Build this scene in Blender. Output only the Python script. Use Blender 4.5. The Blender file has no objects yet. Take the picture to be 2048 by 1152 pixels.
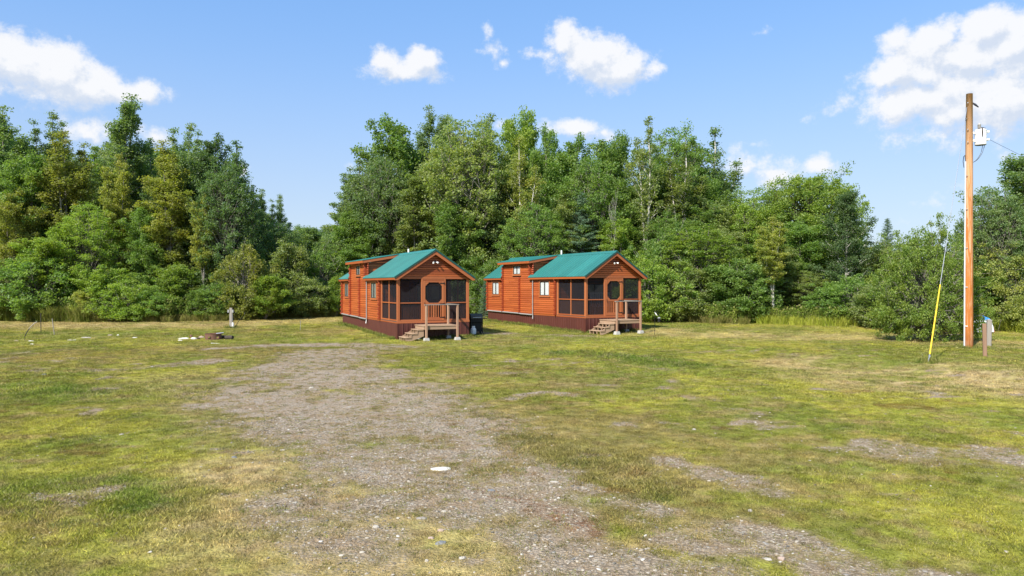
import bpy, math, random
import numpy as np
from mathutils import Vector, Matrix
R = math.radians
sc = bpy.context.scene
COL = sc.collection

# ------------------------------------------------------------------ camera, sun, exposure
CAM_H = 2.522
F = 1443.7                     # focal length in pixels of a 2048 px wide picture
PITCH = 0.0026
cam = bpy.data.cameras.new('camera'); camo = bpy.data.objects.new('camera', cam)
COL.objects.link(camo); sc.camera = camo
cam.sensor_width = 36; cam.lens = F / 2048 * 36
cam.clip_start = .1; cam.clip_end = 8000
camo.location = (0, 0, CAM_H); camo.rotation_euler = (R(90) - PITCH, 0, 0)

SUN_EL, SUN_DIR = 43.0, 55.0   # light travels towards +x +y
SKY_STRENGTH = .11
EXPOSURE = .9; EX = 2 ** EXPOSURE
sl = bpy.data.lights.new('sun', 'SUN'); slo = bpy.data.objects.new('sun', sl); COL.objects.link(slo)
sl.energy = 4.5; sl.angle = R(.55); sl.color = (1, .955, .87)
tv = Vector((math.cos(R(SUN_DIR)) * math.cos(R(SUN_EL)), math.sin(R(SUN_DIR)) * math.cos(R(SUN_EL)), -math.sin(R(SUN_EL))))
slo.rotation_euler = tv.to_track_quat('-Z', 'Y').to_euler()
slo.location = (-20, -20, 40)
vs = sc.view_settings; vs.view_transform = 'Standard'; vs.look = 'None'; vs.gamma = 1; vs.exposure = EXPOSURE
vs.use_curve_mapping = False
sc.cycles.max_bounces = 6; sc.cycles.transparent_max_bounces = 8; sc.cycles.diffuse_bounces = 4
sc.cycles.sample_clamp_indirect = 6

# ------------------------------------------------------------------ node helper
class NT:
    def __init__(s, tree): s.t = tree; s.n = tree.nodes; s.l = tree.links
    def new(s, typ, **kw):
        n = s.n.new(typ)
        for k, v in kw.items(): setattr(n, k, v)
        return n
    def put(s, sock, v):
        if isinstance(v, bpy.types.NodeSocket): s.l.new(v, sock)
        elif v is not None:
            if sock.type == 'RGBA' and len(v) == 3: v = (*v, 1)
            sock.default_value = v
    def math(s, op, a, b=None, c=None, clamp=False):
        n = s.new('ShaderNodeMath', operation=op, use_clamp=clamp)
        s.put(n.inputs[0], a)
        if b is not None: s.put(n.inputs[1], b)
        if c is not None: s.put(n.inputs[2], c)
        return n.outputs[0]
    def vm(s, op, a, b=None, c=None):
        n = s.new('ShaderNodeVectorMath', operation=op)
        s.put(n.inputs[0], a)
        if b is not None: s.put(n.inputs[1], b)
        if c is not None: s.put(n.inputs[2], c)
        return n.outputs['Value'] if op in ('LENGTH', 'DOT_PRODUCT') else n.outputs[0]
    def mix(s, f, a, b, mode='MIX'):
        n = s.new('ShaderNodeMix', data_type='RGBA', blend_type=mode)
        s.put(n.inputs[0], f); s.put(n.inputs[6], a); s.put(n.inputs[7], b)
        return n.outputs[2]
    def noise(s, v, scale, detail=3, rough=.55, dist=0, out=0):
        n = s.new('ShaderNodeTexNoise'); s.put(n.inputs['Vector'], v)
        n.inputs['Scale'].default_value = scale; n.inputs['Detail'].default_value = detail
        n.inputs['Roughness'].default_value = rough; n.inputs['Distortion'].default_value = dist
        return n.outputs[out]
    def step(s, v, a, b):
        n = s.new('ShaderNodeMapRange', interpolation_type='SMOOTHSTEP')
        s.put(n.inputs[0], v); n.inputs[1].default_value = a; n.inputs[2].default_value = b
        return n.outputs[0]

# ------------------------------------------------------------------ sky with clouds
def az_el(px, py):
    az = math.atan((px - 1024) / F)
    te = -(py - 572.2) / F * math.cos(az)
    return az, te
CLOUDS = [  # centre and radii in picture units, strength
    (20, 128, 70, 42, 1), (105, 142, 62, 44, 1), (170, 168, 66, 32, .95), (232, 184, 45, 22, .9), (290, 184, 34, 20, .8), (20, 182, 16, 10, .5),
    (776, 122, 34, 24, .9), (846, 120, 32, 24, .9), (808, 142, 66, 18, .8),
    (976, 58, 14, 18, .5), (986, 92, 18, 22, .62), (1004, 124, 14, 14, .45), (962, 96, 16, 7, .35),
    (1128, 82, 26, 30, .95), (1180, 108, 66, 38, 1.05), (1232, 138, 62, 32, 1), (1098, 106, 34, 12, .6), (1304, 136, 24, 15, .75), (1240, 166, 28, 12, .5),
    (1800, 76, 32, 24, .8), (1858, 90, 50, 30, .95), (1974, 62, 34, 30, 1), (2030, 88, 66, 40, 1.1), (1940, 112, 96, 30, 1), (1786, 142, 46, 28, .8), (1846, 150, 44, 34, .9),
    (1850, 190, 100, 34, .95), (1980, 196, 110, 40, .95), (1752, 204, 36, 14, .5), (1790, 232, 50, 16, .45), (1884, 268, 58, 26, .55), (2040, 260, 60, 30, .4),
    (1006, 250, 16, 14, .6), (1150, 256, 62, 16, .72), (1205, 264, 24, 14, .55), (1086, 262, 16, 12, .4), (165, 255, 38, 22, .6), (305, 274, 30, 22, .55), (486, 338, 14, 11, .55),
    (702, 334, 10, 12, .4), (1506, 288, 22, 9, .42), (1488, 335, 52, 34, .52), (1550, 352, 70, 30, .42), (1640, 336, 32, 18, .55), (1525, 60, 24, 8, .32), (1606, 241, 24, 8, .22),
    (1830, 410, 150, 30, .25), (2010, 316, 30, 22, .35)]
def make_world():
    w = bpy.data.worlds.new('World'); sc.world = w; w.use_nodes = True
    nt = NT(w.node_tree); nt.n.clear()
    g = bpy.data.node_groups.new('cloud_field', 'ShaderNodeTree')
    g.interface.new_socket('P', in_out='INPUT', socket_type='NodeSocketVector')
    g.interface.new_socket('D', in_out='OUTPUT', socket_type='NodeSocketFloat')
    q = NT(g); gi = q.new('NodeGroupInput'); go = q.new('NodeGroupOutput')
    P = gi.outputs[0]
    n1 = q.noise(P, 9, 6, .6, out=1)
    warp = q.vm('MULTIPLY_ADD', n1, (.03, .03, 0), (-.015, -.015, 0))
    W = q.vm('ADD', P, warp)
    acc = None
    for (x, y, rx, ry, s) in CLOUDS:
        az, te = az_el(x, y)
        sx, sy = F / rx * .72, F / ry * .72
        v = q.vm('MULTIPLY_ADD', W, (sx, sy, 0), (-az * sx, -te * sy, 0))
        ln = q.vm('LENGTH', v)
        e = q.math('MULTIPLY_ADD', ln, -s * .75, s)
        acc = e if acc is None else q.math('SMOOTH_MAX', acc, e, .12)
    # scattered cumulus elsewhere in the sky
    sep = q.new('ShaderNodeSeparateXYZ'); q.put(sep.inputs[0], P)
    far = q.step(q.math('ABSOLUTE', sep.outputs[0]), .68, .85)
    hi = q.step(sep.outputs[1], .42, .6)
    m = q.math('MAXIMUM', far, hi)
    gen = q.math('MULTIPLY_ADD', q.noise(P, 3.2, 2, .5), 4.0, -2.25)
    gen = q.math('MULTIPLY', gen, m)
    gen = q.math('ADD', gen, q.math('MULTIPLY_ADD', m, 1, -1))
    acc = q.math('MAXIMUM', acc, gen)
    nz = q.noise(P, 24, 9, .66)
    acc = q.math('ADD', acc, q.math('MULTIPLY_ADD', nz, 1.45, -.82))
    q.put(go.inputs[0], acc)
    tc = nt.new('ShaderNodeTexCoord'); s = nt.new('ShaderNodeSeparateXYZ'); nt.put(s.inputs[0], tc.outputs['Generated'])
    az = nt.math('ARCTAN2', s.outputs[0], s.outputs[1])
    hor = nt.math('SQRT', nt.math('ADD', nt.math('MULTIPLY', s.outputs[0], s.outputs[0]), nt.math('MULTIPLY', s.outputs[1], s.outputs[1])))
    te = nt.math('DIVIDE', s.outputs[2], nt.math('MAXIMUM', hor, .02))
    c = nt.new('ShaderNodeCombineXYZ'); nt.put(c.inputs[0], az); nt.put(c.inputs[1], te)
    def field(v):
        n = nt.new('ShaderNodeGroup'); n.node_tree = g; nt.put(n.inputs[0], v); return n.outputs[0]
    d0 = field(c.outputs[0]); d1 = field(nt.vm('ADD', c.outputs[0], (-.007, .016, 0)))
    dens = nt.step(d0, 0.05, .50)
    lit = nt.step(nt.math('SUBTRACT', d0, d1), -.30, .16)
    sky = nt.new('ShaderNodeTexSky', sky_type='NISHITA'); sky.sun_disc = False
    sky.sun_elevation = R(SUN_EL)
    sky.sun_rotation = math.atan2(-math.cos(R(SUN_DIR)), -math.sin(R(SUN_DIR)))
    sky.altitude = 150; sky.air_density = 1.0; sky.dust_density = .6; sky.ozone_density = 1.4
    cc = nt.mix(lit, (.70, .77, .89), (.99, .99, 1.0))
    cs = nt.vm('MULTIPLY', cc, (1 / SKY_STRENGTH / EX,) * 3)
    # thin pale veil low in the summer sky
    low = nt.step(te, .42, .0)
    vc = nt.mix(low, tuple(v / SKY_STRENGTH for v in (.112, .265, .56)), tuple(v / SKY_STRENGTH for v in (.285, .345, .440)))
    base = nt.mix(nt.math('MULTIPLY_ADD', low, .25, .55), sky.outputs[0], vc)
    above = nt.step(te, -.01, .01)
    fin = nt.mix(nt.math('MULTIPLY', nt.math('MULTIPLY', dens, above), .93), base, cs)
    bg = nt.new('ShaderNodeBackground'); nt.put(bg.inputs[0], fin); bg.inputs[1].default_value = SKY_STRENGTH
    o = nt.new('ShaderNodeOutputWorld'); nt.put(o.inputs[0], bg.outputs[0])
    w.cycles.sampling_method = 'MANUAL'; w.cycles.sample_map_resolution = 512
make_world()

# ------------------------------------------------------------------ noise, terrain, placing
class VN:
    def __init__(s, seed):
        s.t = np.random.RandomState(seed).rand(256, 256)
    def at(s, x, y):
        xi, yi = np.floor(x).astype(int), np.floor(y).astype(int)
        fx, fy = x - xi, y - yi
        fx = fx * fx * (3 - 2 * fx); fy = fy * fy * (3 - 2 * fy)
        a, b = s.t[xi & 255, yi & 255], s.t[(xi + 1) & 255, yi & 255]
        c, d = s.t[xi & 255, (yi + 1) & 255], s.t[(xi + 1) & 255, (yi + 1) & 255]
        return (a * (1 - fx) + b * fx) * (1 - fy) + (c * (1 - fx) + d * fx) * fy
    def fbm(s, x, y, sc_, oct=4, g=.5):
        x = np.asarray(x, float) / sc_; y = np.asarray(y, float) / sc_
        r = 0; a = 1; t = 0
        for i in range(oct):
            r = r + a * s.at(x + 17.3 * i, y + 9.1 * i); t += a; a *= g; x = x * 2.03; y = y * 2.03
        return r / t
NA, NB, NC_, ND = VN(1), VN(2), VN(3), VN(4)
def sst(a, b, x):
    t = np.clip((np.asarray(x, float) - a) / (b - a), 0, 1); return t * t * (3 - 2 * t)
def gz(x, y):
    x = np.asarray(x, float); y = np.asarray(y, float)
    z = .02 * np.clip(y - 33, 0, 60) * sst(30, 40, y)
    z = z + .12 * np.exp(-((x - 17.5) / 5.0) ** 2 - ((y - 26.5) / 5.0) ** 2)
    z = z + (NA.fbm(x, y, 6, 3) - .5) * .10 * sst(3, 9, np.abs(y - 37) ) + .0
    z = z + .16 * sst(9.2, 12.0, x - .55 * (24 - y)) * sst(12, 19, y) * sst(36, 27, y)
    z = z - .07 * np.exp(-((x * .82 - y * .57 + 2.9) / .8) ** 2) * np.exp(-((x - 14.5) / 4) ** 2) 
    return z
def ray(px, py):
    a = (px - 1024) / F; u = -(py - 576) / F; c, s = math.cos(PITCH), math.sin(PITCH)
    return a, c + u * s, -s + u * c
def at(px, py):
    """ground point seen at a place in the photograph"""
    a, b, c = ray(px, py); d = CAM_H / max(-c, 1e-4)
    for _ in range(25):
        x, y = a * d, b * d
        d = d + ((CAM_H - float(gz(x, y))) / max(-c, 1e-4) - d) * .7
    return Vector((a * d, b * d, float(gz(a * d, b * d))))
def X(px, D): return (px - 1024) / F * D
def Zt(py, D): return CAM_H - D * (py - 572.2) / F

# ------------------------------------------------------------------ materials
MATS = {}
def mat(name, fn):
    if name not in MATS:
        m = bpy.data.materials.new(name); m.use_nodes = True
        nt = NT(m.node_tree); nt.n.clear(); out = nt.new('ShaderNodeOutputMaterial')
        fn(nt, out); MATS[name] = m
    return MATS[name]
def principled(nt, out, col, rough=.6, metal=0, spec=.5, normal=None, alpha=None):
    b = nt.new('ShaderNodeBsdfPrincipled'); nt.put(b.inputs['Base Color'], col); nt.put(b.inputs['Roughness'], rough)
    b.inputs['Metallic'].default_value = metal; b.inputs['Specular IOR Level'].default_value = spec
    if normal is not None: nt.put(b.inputs['Normal'], normal)
    if alpha is not None: nt.put(b.inputs['Alpha'], alpha)
    nt.put(out.inputs[0], b.outputs[0]); return b
def bump(nt, h, strength=.3, dist=.01):
    n = nt.new('ShaderNodeBump'); nt.put(n.inputs['Height'], h); n.inputs['Strength'].default_value = strength
    n.inputs['Distance'].default_value = dist; return n.outputs[0]
def plain(name, col, rough=.6, metal=0, var=.15, scale=6, spec=.5):
    def fn(nt, out):
        tc = nt.new('ShaderNodeTexCoord').outputs['Object']
        n = nt.noise(tc, scale, 5, .6); oi = nt.new('ShaderNodeObjectInfo').outputs['Random']
        k = nt.math('MULTIPLY_ADD', n, var * 2, 1 - var)
        k = nt.math('MULTIPLY', k, nt.math('MULTIPLY_ADD', oi, var, 1 - var / 2))
        c = nt.vm('MULTIPLY', nt.mix(0, col, col), (1, 1, 1))
        sc2 = nt.new('ShaderNodeVectorMath', operation='SCALE'); nt.put(sc2.inputs[0], c); nt.put(sc2.inputs['Scale'], k)
        principled(nt, out, sc2.outputs[0], rough, metal, spec, bump(nt, n, .15))
    return mat(name, fn)
def wood(name, c1, c2, axis=1, rough=.5, objvar=1.0, spec=.4, knots=True):
    def fn(nt, out):
        tc = nt.new('ShaderNodeTexCoord').outputs['Object']
        s = [30, 30, 30]; s[axis] = 1.6
        oi = nt.new('ShaderNodeObjectInfo')
        off = nt.vm('ADD', tc, nt.vm('MULTIPLY', nt.vm('ADD', oi.outputs['Random'], (0, 0, 0)), (37, 53, 91)))
        v = nt.vm('MULTIPLY', off, tuple(s))
        n = nt.noise(v, 1, 4, .65, .4)
        s2 = [9, 9, 9]; s2[axis] = .8
        n2 = nt.noise(nt.vm('MULTIPLY', off, tuple(s2)), 1, 2, .5)
        f = nt.math('ADD', nt.math('MULTIPLY', n, .5), nt.math('MULTIPLY', nt.math('MULTIPLY_ADD', oi.outputs['Random'], .8 * objvar, -.3 * objvar + .1), 1), clamp=True)
        f = nt.math('ADD', f, nt.math('MULTIPLY_ADD', n2, .7, -.35), clamp=True)
        c = nt.mix(f, c2, c1)
        if knots:
            sk = [5, 5, 5]; sk[axis] = 2.0
            vo = nt.new('ShaderNodeTexVoronoi'); nt.put(vo.inputs['Vector'], nt.vm('MULTIPLY', off, tuple(sk))); vo.inputs['Scale'].default_value = 1
            k = nt.step(vo.outputs['Distance'], .10, .05)
            c = nt.mix(nt.math('MULTIPLY', k, .55), c, tuple(v * .35 for v in c2))
        principled(nt, out, c, rough, 0, spec, bump(nt, n, .25, .004))
    return mat(name, fn)
M_LOG = wood('stained_log', (.46, .118, .031), (.29, .062, .018), 1, .42, .85)
M_LOGX = wood('stained_board', (.43, .115, .032), (.23, .052, .017), 0, .45)
M_END = wood('log_end_stain', (.36, .068, .018), (.20, .034, .011), 0, .5, .4, knots=False)
M_TRIM = wood('trim_wood', (.43, .145, .050), (.30, .086, .030), 2, .5, .5)
M_TRIMX = wood('trim_wood_long', (.41, .130, .045), (.27, .075, .027), 0, .5, .5)
M_TRIMY = wood('trim_wood_side', (.40, .115, .030), (.26, .060, .016), 1, .5, .5)
M_DECKX = wood('pressure_treated_wood', (.42, .29, .19), (.29, .19, .12), 0, .75, .6, .2)
M_DECKZ = wood('pressure_treated_post', (.42, .27, .175), (.29, .17, .11), 2, .75, .6, .2)
M_DARKW = wood('dark_brown_wood', (.24, .095, .05), (.13, .05, .03), 2, .6, .5)  # dark brown stained wood of the railing boards and inner walls
M_GREYW = wood('weathered_grey_wood', (.33, .30, .26), (.17, .15, .13), 2, .85, .5, .1)
M_BROWNW = wood('weathered_brown_wood', (.38, .25, .16), (.20, .12, .08), 2, .85, .5, .1)
M_SKIRT = plain('brown_steel_skirting', (.085, .025, .019), .45, 0, .12, 2, .4)
M_FRAME = plain('bronze_window_frame', (.045, .036, .03), .45)
M_BLACK = plain('black_metal', (.012, .012, .013), .6, 0, .15, 6, .25)
M_WHITE = plain('white_paint', (.80, .80, .79), .4, 0, .05)
M_COND = plain('pale_grey_conduit', (.50, .51, .53), .4, 0, .1)
M_PVC = plain('grey_pipe', (.27, .27, .265), .35, 0, .1)
M_CONC = plain('concrete', (.38, .37, .34), .9, 0, .15, 12)
M_GALV = plain('galvanised_steel', (.45, .46, .47), .35, .8, .1)
M_RUST = plain('rusty_steel', (.16, .075, .045), .8, 0, .45, 9)
M_YEL = plain('yellow_plastic', (.68, .47, .02), .35, 0, .05)
M_CURT = plain('white_curtain', (.72, .72, .70), .8, 0, .1, 3)
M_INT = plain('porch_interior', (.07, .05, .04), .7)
M_WIRE = plain('dark_cable', (.03, .035, .05), .5)
M_CHAR = wood('charred_log', (.10, .075, .06), (.04, .03, .026), 0, .9, .4)
def roof_fn(nt, out):
    tc = nt.new('ShaderNodeTexCoord').outputs['Object']
    n = nt.noise(tc, 1.2, 5, .6); n2 = nt.noise(tc, 14, 3)
    c = nt.mix(n, (.020, .135, .118), (.030, .175, .154))
    c = nt.mix(nt.math('MULTIPLY', nt.step(n2, .62, .8), .25), c, (.10, .24, .20))
    oi = nt.new('ShaderNodeObjectInfo').outputs['Random']; s_ = nt.new('ShaderNodeVectorMath', operation='SCALE'); nt.put(s_.inputs[0], c); nt.put(s_.inputs['Scale'], nt.math('MULTIPLY_ADD', oi, .22, .89)); c = s_.outputs[0]
    principled(nt, out, c, nt.math('MULTIPLY_ADD', n, .2, .30), 0, .5)
M_ROOF = mat('green_painted_steel', roof_fn)
M_RAKE = plain('dark_green_trim_steel', (.010, .062, .052), .4)
def glass_fn(nt, out):
    g = nt.new('ShaderNodeBsdfGlossy'); g.inputs[0].default_value = (.8, .85, .9, 1); g.inputs[1].default_value = .03
    t = nt.new('ShaderNodeBsdfTransparent'); t.inputs[0].default_value = (.86, .88, .88, 1)
    lw = nt.new('ShaderNodeLayerWeight'); lw.inputs[0].default_value = .5
    m = nt.new('ShaderNodeMixShader'); nt.put(m.inputs[0], nt.math('MULTIPLY_ADD', nt.math('POWER', lw.outputs['Facing'], 3), .6, .08)); nt.put(m.inputs[1], t.outputs[0]); nt.put(m.inputs[2], g.outputs[0])
    nt.put(out.inputs[0], m.outputs[0])
M_GLASS = mat('window_glass', glass_fn)
def screen_fn(nt, out):
    d = nt.new('ShaderNodeBsdfDiffuse'); d.inputs[0].default_value = (.022, .022, .026, 1)
    t = nt.new('ShaderNodeBsdfTransparent')
    m = nt.new('ShaderNodeMixShader'); m.inputs[0].default_value = .65
    nt.put(m.inputs[1], t.outputs[0]); nt.put(m.inputs[2], d.outputs[0]); nt.put(out.inputs[0], m.outputs[0])
M_SCREEN = mat('black_insect_screen', screen_fn)
def pole_fn(nt, out):
    tc = nt.new('ShaderNodeTexCoord').outputs['Object']
    v = nt.vm('MULTIPLY', tc, (22, 22, 1.1)); n = nt.noise(v, 1, 5, .7, .6)
    v2 = nt.vm('MULTIPLY', tc, (7, 7, .8)); n2 = nt.noise(v2, 1, 4, .6)
    sep = nt.new('ShaderNodeSeparateXYZ'); nt.put(sep.inputs[0], tc)
    up = nt.step(sep.outputs[2], 2.0, 8.5)
    c = nt.mix(n2, (.30, .085, .016), (.50, .19, .045))
    pale = nt.step(nt.math('ADD', n, nt.math('MULTIPLY', up, .16)), .50, .60)
    c = nt.mix(nt.math('MULTIPLY', pale, .7), c, (.58, .37, .22))
    ck = nt.step(n, .30, .24)
    c = nt.mix(nt.math('MULTIPLY', ck, .7), c, (.10, .04, .02))
    lo = nt.step(sep.outputs[2], 1.0, .1)
    c = nt.mix(nt.math('MULTIPLY', lo, .45), c, (.12, .035, .012))
    principled(nt, out, c, .75, 0, .2, bump(nt, n, .5, .01))
M_POLE = mat('cedar_pole', pole_fn)
def stone_fn(nt, out):
    tc = nt.new('ShaderNodeTexCoord').outputs['Object']; oi = nt.new('ShaderNodeObjectInfo').outputs['Random']
    n = nt.noise(tc, 7, 6, .65)
    c = nt.mix(oi, (.24, .21, .175), (.38, .35, .30)); k = nt.math('MULTIPLY_ADD', n, .5, .75)
    s = nt.new('ShaderNodeVectorMath', operation='SCALE'); nt.put(s.inputs[0], c); nt.put(s.inputs['Scale'], k)
    principled(nt, out, s.outputs[0], .9, 0, .2, bump(nt, n, .5, .01))
M_STONE = mat('pale_fieldstone', stone_fn)
M_STW = plain('white_quartz', (.58, .55, .47), .8, 0, .15, 5)
M_STG = plain('dusty_pale_stone', (.33, .30, .25), .9, 0, .3, 5)
M_STB = plain('blue_grey_slate', (.15, .155, .155), .7, 0, .15, 5)
M_STP = plain('pink_granite', (.33, .25, .20), .9, 0, .15, 5)

def leafmat(name, col, hue=.35, trans=.52):
    """foliage: per-leaf value attribute plus clump-scale noise"""
    def fn(nt, out):
        a = nt.new('ShaderNodeAttribute', attribute_name='v').outputs['Fac']
        tc = nt.new('ShaderNodeTexCoord').outputs['Object']; oi = nt.new('ShaderNodeObjectInfo').outputs['Random']
        n = nt.noise(tc, .55, 3, .6)
        yel = tuple(min(1, c * k) for c, k in zip(col, (1.75, 1.30, .95)))
        dk = tuple(c * k for c, k in zip(col, (.55, .72, .95)))
        yel = tuple(v * 1.36 + .010 for v in yel); dk = tuple(v * 1.6 + .010 for v in dk)
        c = nt.mix(nt.math('MULTIPLY', nt.step(n, .40, .70), hue * 1.6, clamp=True), tuple(v * k + .013 for v, k in zip(col, (1.70, 1.58, 1.35))), yel)
        c = nt.mix(nt.math('MULTIPLY', nt.step(a, .45, 0), .75), c, dk)
        c = nt.mix(nt.math('MULTIPLY', nt.step(a, .8, 1), .55), c, tuple(min(1, v * 1.5 + .012) for v in yel))
        k = nt.math('MULTIPLY_ADD', oi, .3, .85)
        s = nt.new('ShaderNodeVectorMath', operation='SCALE'); nt.put(s.inputs[0], c); nt.put(s.inputs['Scale'], k)
        b = nt.new('ShaderNodeBsdfPrincipled'); nt.put(b.inputs['Base Color'], s.outputs[0]); b.inputs['Roughness'].default_value = .5
        b.inputs['Specular IOR Level'].default_value = .35
        t = nt.new('ShaderNodeBsdfTranslucent')
        tcx = nt.mix(1, s.outputs[0], (1.25, 1.35, .45), 'MULTIPLY'); nt.put(t.inputs[0], tcx)
        m = nt.new('ShaderNodeMixShader'); m.inputs[0].default_value = trans
        nt.put(m.inputs[1], b.outputs[0]); nt.put(m.inputs[2], t.outputs[0]); nt.put(out.inputs[0], m.outputs[0])
    return mat(name, fn)
L_MID = leafmat('leaves_mid_green', (.100, .170, .042))
L_BRT = leafmat('leaves_bright_green', (.128, .195, .036))
L_YEL = leafmat('leaves_yellow_green', (.200, .235, .070), .3)
L_OCH = leafmat('leaves_ochre_green', (.150, .175, .044), .3)
L_BLU = leafmat('leaves_blue_green', (.108, .168, .072), .3)
L_DRK = leafmat('leaves_dark_green', (.068, .118, .048), .25)
L_SPR = leafmat('needles_spruce', (.060, .110, .064), .1, .15)
L_OLV = leafmat('leaves_olive_green', (.135, .180, .064), .3)
def bark_fn(c1, c2):
    def fn(nt, out):
        tc = nt.new('ShaderNodeTexCoord').outputs['Object']
        n = nt.noise(nt.vm('MULTIPLY', tc, (6, 6, 2)), 1, 5, .7); c = nt.mix(nt.step(n, .35, .65), c1, c2)
        principled(nt, out, c, .9, 0, .2, bump(nt, n, .6, .02))
    return fn
B_GREY = mat('grey_bark', bark_fn((.10, .085, .07), (.26, .24, .21)))
B_PALE = mat('pale_bark', bark_fn((.30, .27, .23), (.60, .57, .52)))
B_DARK = mat('dark_bark', bark_fn((.04, .033, .028), (.11, .09, .075)))

# ------------------------------------------------------------------ mesh building
def mesh_from(name, V, Fc, smooth=False):
    me = bpy.data.meshes.new(name)
    me.from_pydata([tuple(v) for v in V], [], Fc); me.update()
    if smooth:
        me.polygons.foreach_set('use_smooth', [True] * len(me.polygons))
    return me
class MB:
    def __init__(s): s.v = []; s.f = []
    def add(s, V, Fc):
        b = len(s.v); s.v += [tuple(v) for v in V]; s.f += [tuple(i + b for i in f) for f in Fc]; return s
    def box(s, x0, x1, y0, y1, z0, z1, c=0):
        if x0 > x1: x0, x1 = x1, x0
        if y0 > y1: y0, y1 = y1, y0
        if z0 > z1: z0, z1 = z1, z0
        if c == 0:
            V = [(x, y, z) for z in (z0, z1) for y in (y0, y1) for x in (x0, x1)]
            return s.add(V, [(0, 2, 3, 1), (4, 5, 7, 6), (0, 1, 5, 4), (2, 6, 7, 3), (0, 4, 6, 2), (1, 3, 7, 5)])
        # chamfer the four long edges along the longest axis
        d = (x1 - x0, y1 - y0, z1 - z0); ax = d.index(max(d))
        o = [i for i in range(3) if i != ax]; lo = (x0, y0, z0); hi = (x1, y1, z1)
        a0, a1, b0, b1 = lo[o[0]], hi[o[0]], lo[o[1]], hi[o[1]]
        pr = [(a0 + c, b0), (a1 - c, b0), (a1, b0 + c), (a1, b1 - c), (a1 - c, b1), (a0 + c, b1), (a0, b1 - c), (a0, b0 + c)]
        V = []
        for e in (lo[ax], hi[ax]):
            for p in pr:
                q = [0, 0, 0]; q[ax] = e; q[o[0]] = p[0]; q[o[1]] = p[1]; V.append(q)
        fs = [(i, (i + 1) % 8, 8 + (i + 1) % 8, 8 + i) for i in range(8)] + [tuple(range(7, -1, -1)), tuple(range(8, 16))]
        if ax == 1: fs = [tuple(reversed(f)) for f in fs]
        return s.add(V, fs)
    def prism(s, pts, axis, a, b):
        """closed polygon pts in the two other axes, extruded along axis"""
        o = [i for i in range(3) if i != axis]; n = len(pts); V = []
        for e in (a, b):
            for p in pts:
                q = [0, 0, 0]; q[axis] = e; q[o[0]] = p[0]; q[o[1]] = p[1]; V.append(q)
        return s.add(V, [(i, (i + 1) % n, n + (i + 1) % n, n + i) for i in range(n)] + [tuple(range(n - 1, -1, -1)), tuple(range(n, 2 * n))])
    def tube(s, path, r, n=8, cap=True):
        P = [Vector(p) for p in path]; rr = r if isinstance(r, (list, tuple)) else [r] * len(P)
        V = []; up = Vector((0, 0, 1))
        for i, p in enumerate(P):
            d = (P[min(i + 1, len(P) - 1)] - P[max(i - 1, 0)]).normalized()
            a = d.cross(up) if abs(d.z) < .95 else d.cross(Vector((1, 0, 0)))
            a.normalize(); b = d.cross(a)
            for k in range(n):
                t = 2 * math.pi * k / n; V.append(p + (a * math.cos(t) + b * math.sin(t)) * rr[i])
        fs = []
        for i in range(len(P) - 1):
            for k in range(n):
                fs.append((i * n + k, i * n + (k + 1) % n, (i + 1) * n + (k + 1) % n, (i + 1) * n + k))
        if cap: fs += [tuple(range(n)), tuple(range(len(P) * n - 1, (len(P) - 1) * n - 1, -1))]
        return s.add(V, fs)
    def lathe(s, prof, n=20, cx=0, cy=0):
        V = [(cx + r * math.cos(2 * math.pi * k / n), cy + r * math.sin(2 * math.pi * k / n), z) for r, z in prof for k in range(n)]
        fs = []
        for i in range(len(prof) - 1):
            for k in range(n): fs.append((i * n + k, i * n + (k + 1) % n, (i + 1) * n + (k + 1) % n, (i + 1) * n + k))
        fs += [tuple(range(n - 1, -1, -1)), tuple(range((len(prof) - 1) * n, len(prof) * n))]
        return s.add(V, fs)
    def mesh(s, name, smooth=False):
        me = mesh_from(name, s.v, s.f, smooth); return me
def link(name, me, m, parent=None, loc=None, rz=0):
    o = bpy.data.objects.new(name, me); COL.objects.link(o)
    if me is not None and m is not None and len(me.materials) == 0: me.materials.append(m)
    if parent: o.parent = parent
    if loc is not None: o.location = loc
    if rz: o.rotation_euler.z = rz
    return o
def build(mb, name, m, parent=None, loc=None, smooth=False, rz=0):
    return link(name, mb.mesh(name, smooth), m, parent, loc, rz)
def tag(o, label, cat, group=None, kind=None):
    if label: o['label'] = label
    if cat: o['category'] = cat
    if group: o['group'] = group
    if kind: o['kind'] = kind
    return o
def thing(name, label, cat, loc=(0, 0, 0), rz=0, group=None):
    o = bpy.data.objects.new(name, None); COL.objects.link(o); o.location = loc; o.rotation_euler = (0, 0, rz)
    o.empty_display_size = .2
    return tag(o, label, cat, group)
def copy_tree(o, parent=None):
    c = o.copy(); COL.objects.link(c)
    if parent: c.parent = parent
    for ch in list(o.children): copy_tree(ch, c)
    return c

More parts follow.
